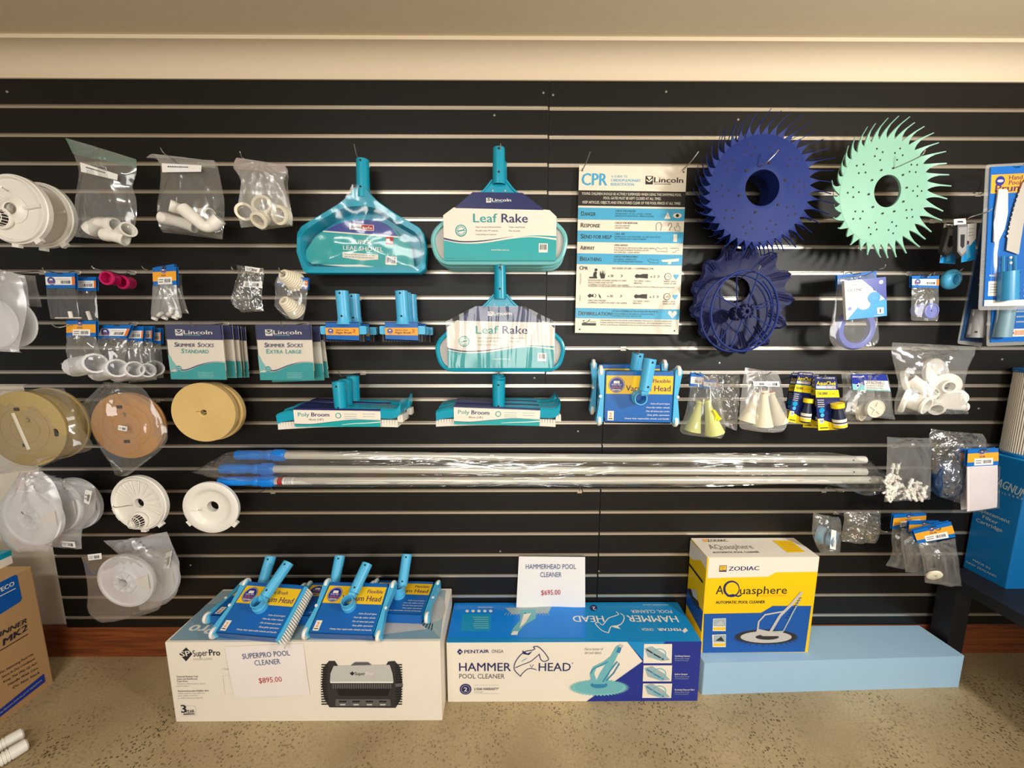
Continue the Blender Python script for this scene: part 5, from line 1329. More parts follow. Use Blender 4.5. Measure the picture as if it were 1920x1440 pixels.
wirehook([(300, 508, -.05), (280, 507, -.14), (270, 504, -.165), (266, 499, -.165)], 'wire hook holding the bags of small white parts', 0)
# --- dark small-parts bag
t, fr = bag('crumpled clear bag with a dark part and barcode sticker, left of the bellows', [(444, 497, 494, 503), (446, 515, 495, 517), (438, 540, 492, 546), (434, 567, 492, 566), (453, 586, 495, 584)], -.12, .02, 'film_dark', 45, sticker=[((459, 499), (488, 503), (485, 512), (460, 508)), ((457, 527), (492, 528), (491, 540), (456, 538))], amp=.008)
turned('dark clip inside the crumpled bag', 'clip', 482, 562, -.12, [(.006, -.01), (.013, -.01), (.015, 0), (.012, .012), (.006, .012)], None, 'dark_grey', 'plastic_clip', 30, 20)
wirehook([(452, 500, -.06), (442, 508, -.15), (436, 505, -.17), (434, 500, -.17)], 'wire hook holding the crumpled bag with the dark part', 0)
# --- bellows
t, fr = bag('clear bag with blue and orange card around the white bellows', [(520, 518, 578, 525), (515, 532, 577, 543), (517, 552, 575, 567), (516, 575, 572, 585), (538, 598, 568, 600)], -.105, .02, 'film', 46, name='header_bag')
header(t, fr, ((522, 516), (578, 521), (577, 543), (518, 534)), 'plain', .0)
def bellows(p0, p1, r0, r1, label):
    a, b2 = at(*p0), at(*p1); c = (a+b2)/2; ax = a-b2; L = ax.length; pr = [(r0*.62, L/2-.02), (r0*.7, L/2), (r0, L/2)]
    for k in range(9):
        s = k/8; r = r0+(r1-r0)*s; z = L/2-.003-(L-.006)*s; pr += [(r+.0035, z), (r, z-.004)]
    pr += [(r1*.9, -L/2), (0, -L/2)]
    k = MB('ivory'); k.lathe(pr, 28, (0, 0, 0), 'ivory', ax); k.lathe([(0, L/2-.015), (r0*.63, L/2-.015)], 20, (0, 0, 0), 'hole', ax)
    o = k.build('rubber_bellows'); o.location = c; o['label'] = label; o['category'] = 'bellows'; o['group'] = 'white rubber bellows'
bellows((530, 514, -.15), (556, 530, -.09), .017, .034, 'upper white ribbed bellows, above the blue and orange card'); bellows((531, 563, -.15), (557, 584, -.09), .016, .033, 'lower white ribbed bellows inside the clear bag')
wirehook([(540, 519, -.05), (528, 512, -.15), (524, 507, -.18), (523, 502, -.18)], 'wire hook holding the white bellows', 0)

# --- bagged pipe couplings
G = 'card-topped bags of white tubes'
for k, (hx, hy, w, hh, sk, tx0, ty0, tx1, ty1, r, Y) in enumerate(((152, 616, 55, 30, 0, 142, 688, 179, 681, .034, -.21), (212, 622, 54, 26, 8, 186, 698, 220, 690, .032, -.175), (252, 626, 32, 28, 2, 222, 702, 253, 692, .029, -.14), (272, 626, 26, 29, 1, 250, 702, 277, 694, .026, -.105), (291, 630, 22, 30, 0, 272, 700, 290, 690, .03, -.07))):
    wn = ('frontmost', 'second', 'third', 'fourth', 'rearmost')[k]
    t, fr = bag('%s card-topped bag holding a white tube, left of the skimmer sock packs' % wn, [(hx-w/2, hy+hh/2-3, hx+w/2, hy+hh/2-3), ((hx-w/2+tx0-14)/2, 655, (hx+w/2+tx1+14)/2, 655), (tx0-10, ty0-14, tx1+15, ty1-12), (tx0-8, ty0+16, tx1+17, ty1+18)], Y, .03, 'film', 50+k, name='header_bag', group=G)
    header(t, fr, ((hx-w/2+sk, hy-hh/2), (hx+w/2+sk, hy-hh/2), (hx+w/2-sk*.4, hy+hh/2), (hx-w/2-sk*.4, hy+hh/2)), 'gold' if k == 0 else ('white' if k == 1 else 'plain'), .006)
    pipe_piece('white tube in the %s card-topped bag of the tube row' % wn, 'pipe fitting', [(tx0, ty0, Y+.03), (tx1, ty1, Y-.02)], r, 'white tubes in the card-topped bags', 'white_cool', .04, 'plastic_tube', .2)
wirehook([(230, 612, -.05), (150, 607, -.2), (112, 614, -.24), (98, 609, -.24)], 'wire hook holding the row of bagged white tubes', 0)

# --- skimmer sock packs
def sock_pack(fr, w, h, label, kind, group):
    t = thing('sock_pack', label, 'packet', fr, group)
    b = MB('white'); q = Q(None, (-w/2, 0), (w/2, 0), (w/2, -h), (-w/2, -h), .0, loc=True)
    rings = []
    for j in range(13):
        v = j/12; z = .004*math.sin(math.pi*min(1, v*1.2)) if v > .28 else .0012
        rings.append([(-w/2, -h*v, 0), (-w/4, -h*v, z), (0, -h*v, z*1.1), (w/4, -h*v, z), (w/2, -h*v, 0), (w/4, -h*v, -z), (0, -h*v, -z), (-w/4, -h*v, -z)])
    b.loft(rings, 'box_white'); z = .0052
    def face_z(m, uv, zz):
        b.poly([(*q.p(u, v), zz) for u, v in uv], m)
    b.grid(lambda u, v: (-w/2+w*u, -h*(.27*v), .0020+.0003), 2, 2, 'navy'); q.z = .0026
    lincoln(b, q, .16, .82, .17, .075); q.z = z
    q.rect(b, 0, .27, 1, .275, 'white', 0)
    b.grid(lambda u, v: (-w/2+w*u, -h*(.27+.73*v), z-.0006-.002*abs(u-.5)), 4, 4, 'box_white')
    wave(q, b, [(0, .86), (.3, .84), (.55, .74), (.8, .68), (1, .68)], [(0, 1), (.3, 1), (.55, 1), (.8, 1), (1, 1)], 'teal_print', .0004)
    wave(q, b, [(.02, .55), (.04, .6), (.06, .66), (.1, .72), (.12, .8)], [(0, .55), (0, .62), (0, .7), (0, .78), (0, .84)], 'teal_pale', .0006)
    wave(q, b, [(.12, .815), (.3, .81), (.55, .72), (.8, .665), (1, .66)], [(.12, .83), (.3, .83), (.55, .735), (.8, .67), (1, .662)], 'navy', .0009)
    q.text(b, 'S', .13, .18, .4, .085, 'navy_ink', .03, .001, .15); q.text(b, 'KIMMER', .185, .5, .4, .065, 'navy_ink', .02, .001, .15); q.text(b, 'S', .545, .595, .4, .085, 'navy_ink', .03, .001, .15); q.text(b, 'OCKS', .6, .83, .4, .065, 'navy_ink', .02, .001, .15)
    if kind == 's': q.text(b, 'S', .24, .29, .515, .085, 'teal_ink', .03, .001, .15); q.text(b, 'TANDARD', .3, .73, .515, .068, 'teal_ink', .015, .001, .15)
    else:
        for s, u0, u1, c in (('E', .16, .21, .085), ('XTRA', .215, .46, .068), ('L', .51, .555, .085), ('ARGE', .56, .80, .068)): q.text(b, s, u0, u1, .515, c, 'teal_ink', .02, .001, .08)
    c, R = q.circ(b, .16, .8, .055, 'teal_print', .0012); q.text(b, '5 PER', .105, .215, .795, .024, 'white', .01, .0016); q.text(b, 'PACK', .11, .21, .83, .024, 'white', .01, .0016)
    q.lines(b, .5, .8, [.86, .89, .92, .95], .014, 'teal_pale', .0008)
    b.build('packet', t)
    s = MB('film_clear'); s.grid(lambda u, v: (-w/2+w*u, -h*v, .0078+.003*noise.noise(Vector((u*5, v*4, w*90)))), 12, 12); s.build('clear_sleeve', t)
    return t
fr = face(364, 609, -.15, roll=-.5)
a = sock_pack(fr, .204, .201, 'front skimmer sock packet of the left row, standard size', 's', 'standard skimmer sock packets')
for k, (Y, l) in enumerate(((-.098, 'second skimmer sock packet of the left row'), (-.073, 'third skimmer sock packet of the left row'), (-.052, 'fourth skimmer sock packet of the left row'), (-.033, 'rearmost skimmer sock packet of the left row'))):
    copy_thing(a, l, shifted(fr, Y, .004*(k % 2), -.002*k))
hook(368, 613, -.15, 'wire hook holding the left row of skimmer sock packets', .015, .014)
fr = face(532, 609, -.14)
a = sock_pack(fr, .202, .205, 'front skimmer sock packet of the right row, extra large size', 'x', 'extra large skimmer sock packets')
copy_thing(a, 'middle skimmer sock packet of the right row', shifted(fr, -.085, .002, -.012, 2)); copy_thing(a, 'rearmost skimmer sock packet of the right row', shifted(fr, -.05, .0, -.008, 3))
hook(536, 613, -.14, 'wire hook holding the right row of skimmer sock packets', .02, .016)

# --- hose weight spools
def spool(fr, label, R, th, m, group=None, kind='card'):
    t = thing('hose_spool', label, 'spool', fr, group)
    b = MB(m); b.lathe([(0, 0), (R-.003, 0), (R, -.002), (R, -.007), (R-.004, -.009), (R-.004, -th+.009), (R, -th+.007), (R, -th), (0, -th)], 56, (0, 0, 0), m)
    if kind == 'card':
        for x, y, w, h in ((-.01, .075, .016, .012), (.0, -.06, .018, .012)): b.box(x-w, x+w*.2, y-h/2, y+h/2, .0002, .0012, 'hole')
        for r in (.05, .085): b.ring((0, 0), r, r+.0012, 'kraft', 40, .0008)
    b.build('spool', t)
    return t
fr = face(47, 805, -.20, yaw=2)
t = spool(fr, 'olive brown cardboard spool at the left edge, wrapped in clear film', .141, .09, 'spool_olive')
b = MB('hole'); b.prism(roundpoly([(.1, -.028), (.114, -.028), (.116, -.012), (.112, .0), (.1, .002), (.102, -.012)], .006), .0002, .0014, 'hole'); b.build('slot', t)
b = MB('ivory'); p, q_ = fr.p(27, 774), fr.p(57, 842); b.tube([(p.x, p.y, .004), (q_.x, q_.y, .004)], .005, 6); b.build('strap', t)
bag('creased clear film around the olive brown spool', [(-60, 728, 120, 728), (-60, 745, 138, 765), (-60, 790, 146, 790), (-60, 830, 174, 838), (-60, 865, 130, 855), (-40, 885, 60, 882)], -.16, .075, 'film_clear', 61, amp=.01)
fr = face(238, 799, -.14, yaw=4)
spool(fr, 'rusty brown cardboard spool in clear film, between the olive and tan spools', .128, .022, 'spool_rust')
t, fr2 = bag('clear film bag around the rusty brown spool', [(196, 715, 222, 717), (172, 740, 268, 728), (150, 764, 296, 775), (166, 795, 315, 815), (185, 835, 300, 845), (215, 875, 262, 875), (228, 890, 240, 892)], -.138, .03, 'film_clear', 62, amp=.007, sticker=[((222, 797), (239, 800), (238, 809), (221, 806))])
fr = face(382, 773.5, -.13, yaw=5)
def tan(fr, label):
    t = thing('backwash_hose', label, 'flat hose roll', fr, 'tan flat hose rolls')
    b = MB('spool_tan'); R = .115
    pr = [(.011, -.02), (.011, .0)]
    for k in range(24): r = .013+(R-.013)*k/24; pr += [(r+.0005, .0012), (r+.0036, .0012), (r+.0041, .0002)]
    pr += [(R, -.001), (R, -.02), (.011, -.02)]
    b.lathe(pr, 64, (0, 0, 0), 'spool_tan'); b.build('roll', t)
    b = MB('spool_tan'); b.box(-.004, .03, -.001, .001, .001, .002); b.box(-.026, -.009, .004, .0052, .0012, .0018, 'hole'); b.build('hose_end', t)
    return t
a = tan(fr, 'front tan flat hose roll, right of the rusty spool'); copy_thing(a, 'rear tan flat hose roll peeking out behind the front one', shifted(fr, -.095, .004, -.004))
for x, y, Y, l in ((56, 790, -.2, 'olive brown'), (236, 780, -.14, 'rusty brown')):
    hook(x, y, Y, 'wire hook carrying the %s spool' % l, .0, .012)
hook(382, 773, -.13, 'wire hook carrying the tan flat hose rolls', .002, .006)

# --- telescopic poles in a long bag
for k, (x0, y0, xg, x1, y1, Y, nm) in enumerate(((443, 853, 537, 1621, 862, -.05, 'top'), (415, 879, 515, 1622, 884, -.056, 'middle'), (412, 902, 517, 1651, 900, -.062, 'bottom'))):
    a, b2 = at(x0, y0, Y), at(x1, y1, Y); d = (b2-a).normalized(); L = (b2-a).length
    mt = Matrix.Translation(a) @ d.to_track_quat('X', 'Z').to_matrix().to_4x4()
    t = thing('telescopic_pole', '%s aluminium telescopic pole with blue grip in the long bag' % nm, 'pole', mt, 'telescopic poles in the long bag')
    gl = (at(xg, y0, Y)-a).length
    g = MB('blue_hot'); g.lathe([(0, 0), (.017, .0), (.0195, .004), (.0195, gl*.45), (.018, gl*.47), (.018, gl*.6), (.021, gl*.63), (.021, gl*.7), (.019, gl*.72), (.0215, gl*.75), (.0225, gl*.97), (.02, gl), (.0, gl)], 20, (0, 0, 0), 'blue_hot', (1, 0, 0))
    for i in range(12):
        q_ = 2*math.pi*i/12; g.tube([(gl*.76, .0225*math.cos(q_), .0225*math.sin(q_)), (gl*.95, .0225*math.cos(q_), .0225*math.sin(q_))], .0018, 4)
    g.build('grip', t)
    s = MB('pipe_silver'); s.lathe([(.0155, gl), (.0155, L), (.012, L), (.012, L-.05)], 20, (0, 0, 0), 'pipe_silver', (1, 0, 0)); s.lathe([(.0, .0156), (.003, .0160)], 8, (L-.06, 0, 0), 'hole', (0, -1, .2)); s.build('tube', t)
    if k == 2:
        s = MB('paper_white'); s.lathe([(.0159, gl+.014), (.0159, gl+.08)], 20, (0, 0, 0), 'paper_white', (1, 0, 0)); s.lathe([(.0161, gl+.014), (.0161, gl+.034)], 20, (0, 0, 0), 'red', (1, 0, 0))
        for i in range(5): s.lathe([(.0161, gl+.045+.006*i), (.0161, gl+.047+.006*i)], 20, (0, 0, 0), 'grey', (1, 0, 0))
        s.build('label_sleeve', t)
fr = face(1000, 881, -.056)
t = thing('pole_bag', 'long clear film bag stretched around the three telescopic poles', 'plastic bag', fr)
bagmesh(fr, [(370, 879, 370, 883), (402, 862, 408, 900), (440, 846, 440, 911), (540, 844, 540, 913), (700, 846, 700, 913), (900, 849, 900, 912), (1100, 852, 1100, 913), (1300, 850, 1300, 913), (1420, 849, 1430, 909), (1500, 848, 1500, 907), (1570, 850, 1570, 912), (1625, 862, 1615, 927), (1648, 878, 1640, 928), (1672, 893, 1672, 903)], .030, 'pole_film', 71, .006, 10, 10, fullness=lambda v: 1).build('film_sleeve', t)
for x, l in ((500, 'left'), (1090, 'middle'), (1560, 'right')):
    p = at(x, 915, -.04); z = min(SLOTS, key=lambda s: abs(s-p.z))
    t = thing('pole_bracket', '%s wire bracket carrying the bagged poles' % l, 'bracket', Matrix.Translation((p.x, 0, z)), 'wire brackets under the poles')
    c = MB('aluminium'); c.box(-.01, .01, -.0035, -.0015, -.012, .004); c.build('clip', t)
    w = MB('wire'); w.tube(smoothpath([(0, -.002, -.002), (0, -.02, p.z-z-.002), (0, -.07, p.z-z-.002), (0, -.095, p.z-z+.008)], 4), .002, 6); w.build('wire', t)

# ------------------------------------------------------------------ right-hand goods
# --- small grey and cyan packs
def clip_pack(fr, label, tab, grey, card, wf):
    t = thing('spare_part_pack', label, 'packet', fr, 'grey and cyan part packs')
    b = MB('white'); L = lambda P, z=0: [tuple(fr.p(x, y, z).xy) for x, y in P]
    b.prism(L(tab), -.002, .0, 'white'); P = L(tab); c = [(sum(p[0] for p in P)/len(P)), (sum(p[1] for p in P)/len(P))]
    b.poly([(c[0]-.012, c[1]-.002, .0006), (c[0]+.012, c[1]-.002, .0006), (c[0]+.008, c[1]+.003, .0006), (c[0]-.008, c[1]+.003, .0006)], 'hole')
    b.prism(L(card), -.0015, .0005, 'white'); q = Q(fr, *card[:4], .0006)
    q.poly(b, [(0, 1), (1, 1), (1, .42), (0, .82)], 'cyan_print'); q.poly(b, [(.3, .6), (.5, .55), (.66, .9), (.4, .95)], 'sky', .0007); q.circ(b, .35, .5, .06, 'plum', .0008, 14)
    q.lines(b, .2, .85, [.12, .22, .3], .03, 'light_grey', .0006); b.build('backing_card', t)
    b = MB('mid_grey'); b.prism(L(grey), -.001, .014, 'mid_grey', 'dark_grey'); P = [Vector((*p, 0)) for p in L(grey)]
    c = sum(P, Vector())/len(P); b.poly([(p.x, p.y, .0146) for p in [c+(p-c)*.42 for p in P]], 'black'); b.poly([(p.x, p.y, .0145) for p in [c+(p-c)*.84 for p in P]], 'grey'); b.build('holder', t)
clip_pack(face(1775, 456, -.12), 'left grey and cyan part pack behind its twin, upper right', [(1771, 420), (1787, 420), (1786, 428), (1770, 428)], [(1770, 427), (1789, 426), (1783, 470), (1768, 482), (1759, 472)], [(1774, 426), (1798, 426), (1791, 495), (1762, 493)], 1)
clip_pack(face(1805, 448, -.17), 'right grey and cyan part pack in front of its twin, upper right', [(1789, 411), (1811, 409), (1812, 421), (1789, 423)], [(1787, 423), (1806, 422), (1804, 474), (1795, 484), (1786, 473)], [(1804, 421), (1831, 418), (1828, 487), (1803, 492)], 1)
wirehook([(1788, 424, -.08), (1820, 407, -.19), (1850, 398, -.235), (1860, 391, -.24)], 'wire hook holding the grey and cyan part packs', 0)
# --- round roller
turned('turquoise round roller ring hanging right of the card-topped roller bag', 'roller', 1783, 524, -.11, [(.018+.019*math.sin(a), .018*math.cos(a)) for a in [math.pi*(.02+.96*k/14) for k in range(15)]]+[(.015, -.014), (.015, .014), (.018, .018)], None, 'sky', 'roller_ring', 9, 3)
wirehook([(1782, 516, -.05), (1798, 509, -.155), (1806, 503, -.165)], 'wire hook holding the turquoise roller ring', 0)

# --- pruner blister packs
def blister(fr, label, corners, deco, group='pruner saw packs'):
    t = thing('pruner_pack', label, 'blister pack', fr, group)
    q = Q(fr, *corners, 0.0); b = MB('blue_print')
    b.prism([tuple(p.xy) for p in (q.c[3], q.c[2], q.c[1], q.c[0])], -.003, 0, 'blue_print')
    deco(q, b, t, fr); b.build('backing_card', t) if b.f else None
    s = MB('film_thick'); c = [Vector(q.p(u, v)) for u, v in ((-.09, -.02), (1.05, -.02), (1.05, 1.03), (-.09, 1.03))]
    P = roundpoly([tuple(p) for p in c], .01); s.prism(P, -.005, -.0035, 'film_thick'); s.build('clear_edge', t)
    s = MB('shrink'); s.grid(lambda u, v: (*q.p(.02+.96*u, .05+.9*v), .012+.012*math.sin(math.pi*u)**.5+.002*noise.noise(Vector((u*6, v*9, 3)))), 12, 16); s.build('clear_blister', t)
    return t
def deco_front(q, b, t, fr):
    q.rect(b, .02, .055, 1, .185, 'amber'); c, R = q.circ(b, .23, .10, .034, 'royal', .0007); b.disc(c, R*.7, 'light_grey', 18, .0014, R*.3)
    q.text(b, 'Hand saw', .44, 1.05, .095, .032, 'plum', .02); q.text(b, 'Pool Pro', .44, 1.0, .13, .032, 'plum', .02); q.text(b, 'Pruner', .12, .98, .175, .05, 'plum', .04)
    q.rect(b, 0, .955, 1, 1, 'box_white'); q.rect(b, .07, .815, .3, .925, 'box_white', .0006)
    for k in range(4): q.rect(b, .1, .835+.02*k, .27, .842+.02*k, 'grey', .0009)
    q.text(b, 'POOL PRO', .08, .35, .78, .014, 'white', .03, .0006); q.lines(b, .86, 1, [.76, .8, .84, .88, .92], .012, 'white', .0006)
    s = MB('pipe_silver'); L = lambda P, z=0: [tuple(fr.p(x, y, z).xy) for x, y in P]
    bl = [(1925, 330), (1912, 345), (1898, 385), (1889, 420), (1884, 452), (1882, 470), (1905, 478), (1909, 450), (1914, 420), (1921, 392), (1932, 372)]
    s.prism(L(bl), .006, .0075, 'steel_blade')
    for k in range(12):
        v = k/11; x = 1916-30*v**.7; y = 345+95*v; s.poly([(*fr.p(x, y).xy, .0066), (*fr.p(x-3.5, y+3).xy, .0066), (*fr.p(x-1, y+8).xy, .0066)], 'white')
    s.build('saw_blade', t)
    s = MB('sign_cream'); s.prism(roundpoly(L([(1867, 356), (1884, 357), (1884, 400), (1878, 430), (1866, 455), (1858, 455), (1861, 400)]), .006), .005, .0085, 'sign_cream'); s.build('blade_guard', t)
    s = MB('handle_teal'); a, c = fr.p(1889, 563, .018), fr.p(1891, 508, .018); socket(s, a, c, .025, .0235, 'handle_teal', [(.82, -.9), (.1, -.9)])
    for x0, x1 in ((1880, 1881), (1892, 1893), (1903, 1902)): s.tube([fr.p(x0, 512, .014), fr.p(x1, 480, .012)], .0045, 6)
    for y in (483, 493): s.lathe([(0, .004), (.004, .003), (.004, 0)], 8, fr.p(1894, y, .022), 'white')
    s.build('pole_socket', t)
fr = face(1888, 440, -.22)
blister(fr, 'front blue pruner saw pack at the right edge, blade and teal socket in view', ((1858, 313), (1936, 309), (1930, 573), (1845, 574)), deco_front)
def deco_low(q, b, t, fr):
    s = MB('handle_grey'); a, c = fr.p(1878, 632, .014), fr.p(1889, 560, .014); socket(s, a, c, .025, .024, 'handle_grey', [(.9, -.8), (.3, -.8)]); s.build('pole_socket', t)
    q.rect(b, .62, .9, .98, .96, 'box_white'); q.bars(b, .66, .91, .94, .95, 'orange', 9); q.lines(b, .7, .98, [.68, .72, .76, .8, .84], .012, 'mist_print', .0006)
fr = face(1888, 560, -.14)
blister(fr, 'lower blue pruner saw pack with grey socket, behind the front pack', ((1868, 390), (1936, 390), (1922, 640), (1858, 642)), deco_low)
def deco_side(q, b, t, fr):
    q.rect(b, 0, 0, 1, 1, 'deep_blue', .0003); b.text('Metal Hand', q.p(.62, .56), q.p(.78, .12), .02, 'mist_print', .0, .0012)
    s = MB('handle_grey'); a, c = fr.p(1827, 633, .014), fr.p(1837, 580, .014); socket(s, a, c, .024, .022, 'grey', [(.8, .8)]); s.build('pole_socket', t)
fr = face(1830, 520, -.08)
blister(fr, 'dark blue tool pack slanting behind the pruner saw packs', ((1848, 395), (1872, 395), (1842, 643), (1802, 638)), deco_side)
wirehook([(1900, 318, -.1), (1912, 313, -.22), (1925, 306, -.25)], 'wire hook holding the pruner saw packs', 0)

# --- foot pad packs
t, fr = bag('clear bag with a lilac ring behind the foot pad card', [(1571, 522, 1642, 512), (1569, 535, 1645, 560), (1562, 585, 1645, 596), (1555, 628, 1648, 632), (1562, 648, 1640, 648), (1572, 654, 1622, 654)], -.12, .02, 'film', 81, name='header_bag', group=None)
header(t, fr, ((1570, 516), (1643, 508), (1645, 534), (1571, 545)), 'none', -.004)
turned('lilac rubber foot ring in the bag behind the foot pad card', 'ring', 1604, 617, -.115, [(.052, -.006), (.054, .006), (.058, .008), (.074, .008), (.078, .002), (.078, -.006), (.052, -.006)], None, 'lilac', 'foot_ring', 4)
fr = face(1620, 560, -.19, yaw=-4)
t = thing('part_pack', 'white and cyan foot pad card pack right of the scalloped skirt', 'packet', fr)
b = MB('white'); q = Q(fr, (1583, 527), (1661, 519), (1663, 592), (1587, 600), 0)
b.prism([tuple(p.xy) for p in (q.c[3], q.c[2], q.c[1], q.c[0])], -.012, 0, 'white')
q.poly(b, [(.02, 1), (1, 1), (1, .55), (.3, .7)], 'cyan_print'); q.poly(b, [(.42, 0), (1, 0), (1, .6), (.72, .3)], 'royal'); q.circ(b, .88, .12, .05, 'white', .0007)
q.text(b, 'FOOT PAD', .06, .42, .29, .075, 'mid_grey'); q.text(b, 'ZODIAC', .06, .28, .14, .04, 'mid_grey'); q.lines(b, .06, .5, [.34, .39], .02, 'light_grey')
c = q.p(.7, .5); b.disc(c, .021, 'blue_hot', 24, .0009); b.disc(c, .012, 'cyan_print', 20, .0012, .005); b.disc(q.p(.74, .27), .008, 'royal', 16, .0012)
c = q.p(.44, .66); b.disc(c, .021, 'ivory', 24, .0007, .016); b.disc(c, .011, 'white', 20, .001, .008); q.circ(b, .1, .72, .045, 'lilac', .0007); q.rect(b, .76, .77, .92, .93, 'white', .0008); q.rect(b, .82, .8, .85, .9, 'ink', .001); q.text(b, 'www.zodiac.com.au', .66, .95, .98, .025, 'white')
b.build('card_box', t)
wirehook([(1610, 521, -.06), (1640, 508, -.2), (1658, 502, -.23), (1660, 496, -.235)], 'wire hook holding the foot pad packs', 0)
# --- rollers in card-topped bag
t, fr = bag('card-topped bag with blue rollers, right of the foot pad packs', [(1710, 538, 1760, 540), (1709, 560, 1760, 560), (1708, 596, 1758, 598), (1712, 602, 1754, 602)], -.13, .018, 'film', 82, name='header_bag')
header(t, fr, ((1710, 517), (1761, 517), (1760, 540), (1710, 539)), 'white')
for x, y, Y, r, l in ((1742, 583, -.14, .027, 'front lilac blue roller in the card-topped bag'), (1722, 581, -.12, .022, 'rear lilac blue roller in the card-topped bag')):
    turned(l, 'roller', x, y, Y, [(.003, .008), (r*.8, .008), (r*.83, .011), (r, .01), (r, -.01), (.003, -.01)], 'lilac blue rollers in the card-topped bag', 'lilac', 'roller')
wirehook([(1732, 520, -.06), (1740, 519, -.15), (1745, 514, -.16)], 'wire hook holding the bag of blue rollers', 0)
# --- big bag of fittings
bag('big clear bag of white fittings under the pruner packs', [(1673, 642, 1830, 650), (1672, 662, 1826, 668), (1678, 691, 1813, 690), (1684, 724, 1806, 724), (1678, 750, 1810, 747), (1677, 777, 1816, 776)], -.16, .045, 'film', 83, amp=.008)
G = 'white fittings in the big clear bag'
def cap(r, h=.012): return [(0, h), (r*.9, h), (r, h*.6), (r, -h*.4), (0, -h*.4)]
def flange(r, h=.02): return [(r*.35, h), (r*.5, h), (r*.52, .006), (r, .004), (r, -.004), (r*.35, -.006), (r*.35, h)]
for x, y, Y, pr, ya, ti, l in ((1753, 700, -.13, cap(0.0566), 10, -10, 'large white round cap at the top of the big clear bag'), (1773, 723, -.165, flange(0.0472), -15, 5, 'white flanged fitting with grey hole in the big clear bag'), (1785, 748, -.17, cap(0.0425), -20, 25, 'white oval cap with print at lower right of the big clear bag'),
    (1724, 756, -.175, sleeve(0.0330, 0.0460), 20, 15, 'white open ring at the bottom of the big clear bag'), (1750, 760, -.16, sleeve(0.0248, 0.0575), -25, 20, 'white tube stub at the bottom of the big clear bag'), (1697, 714, -.13, cap(0.0401), 35, -15, 'white round cap at upper left of the big clear bag'), (1694, 752, -.145, cap(0.0448), 40, 10, 'white round cap at lower left of the big clear bag'), (1722, 722, -.155, sleeve(0.0236, 0.0690), 60, 40, 'white tube stub in the middle of the big clear bag'), (1745, 737, -.17, flange(0.0236), 10, -30, 'small white flanged plug in the middle of the big clear bag'), (1797, 762, -.15, sleeve(0.0165, 0.0460), 70, 0, 'small white tube at the right corner of the big clear bag')):
    turned(l, 'fitting', x, y, Y, pr, G, 'white_plastic', 'pipe_fitting', ya, ti)
wirehook([(1752, 662, -.08), (1775, 663, -.18), (1792, 660, -.225), (1797, 655, -.23)], 'wire hook holding the big bag of white fittings', 0)
# --- numbered spare part bag
t, fr = bag('card-topped bag with a number label, between the test strips and the big bag', [(1585, 702, 1663, 702), (1592, 731, 1670, 733), (1588, 760, 1674, 765), (1584, 775, 1678, 787)], -.15, .016, 'film', 84, name='header_bag', group='numbered spare part bags', amp=.006)
q = Q(fr, (1596, 702), (1662, 702), (1670, 734), (1599, 731), .012); b = MB('royal')
b.prism([tuple(p.xy) for p in (q.c[3], q.c[2], q.c[1], q.c[0])], .010, .012, 'royal'); q.poly(b, [(0, .6), (1, .8), (1, 1), (0, 1)], 'teal_pale'); q.rect(b, .33, .38, .99, .92, 'white', .0006); q.text(b, '29302HBG', .37, .86, .6, .2, 'mid_grey', .02, .001); q.lines(b, .37, .85, [.67, .8], .05, 'grey', .001)
q.text(b, 'PENTAIR', .02, .3, .2, .1, 'white', .03)
for u, v, r in ((.14, .72, .12), (.26, .58, .08)):
    q.circ(b, u, v, r, 'white', .0006, 9); q.circ(b, u, v, r*.6, 'royal', .0008, 10)
b.build('header_card', t)
bag('rear bag behind the number-labelled spare part bag', [(1577, 699, 1640, 699), (1580, 735, 1640, 735), (1578, 770, 1640, 775), (1590, 788, 1632, 789)], -.09, .014, 'film_thick', 85, name='header_bag', group='numbered spare part bags')
def starb(b):
    b.prism([(p*math.cos(math.pi*k/5+.3), p*math.sin(math.pi*k/5+.3)) for k, p in enumerate([.026, .008]*5)], .0052, .009, 'ivory')
for x, y, Y, r, ya, l, ex in ((1640, 766, -.16, .034, 0, 'cream disc with a star boss in the number-labelled bag', starb), (1615, 773, -.12, .033, 25, 'cream disc behind the star disc', None), (1602, 761, -.13, .028, 45, 'cream disc tilted at left behind the star disc', None)):
    turned(l, 'disc', x, y, Y, [(0, .005), (r*.9, .005), (r*.92, .007), (r, .006), (r, -.004), (0, -.004)], 'cream discs in the number-labelled bag', 'ivory', 'valve_disc', ya, 0, 28, ex)
wirehook([(1618, 704, -.05), (1640, 704, -.16), (1655, 699, -.19)], 'wire hook holding the number-labelled spare part bags', 0)
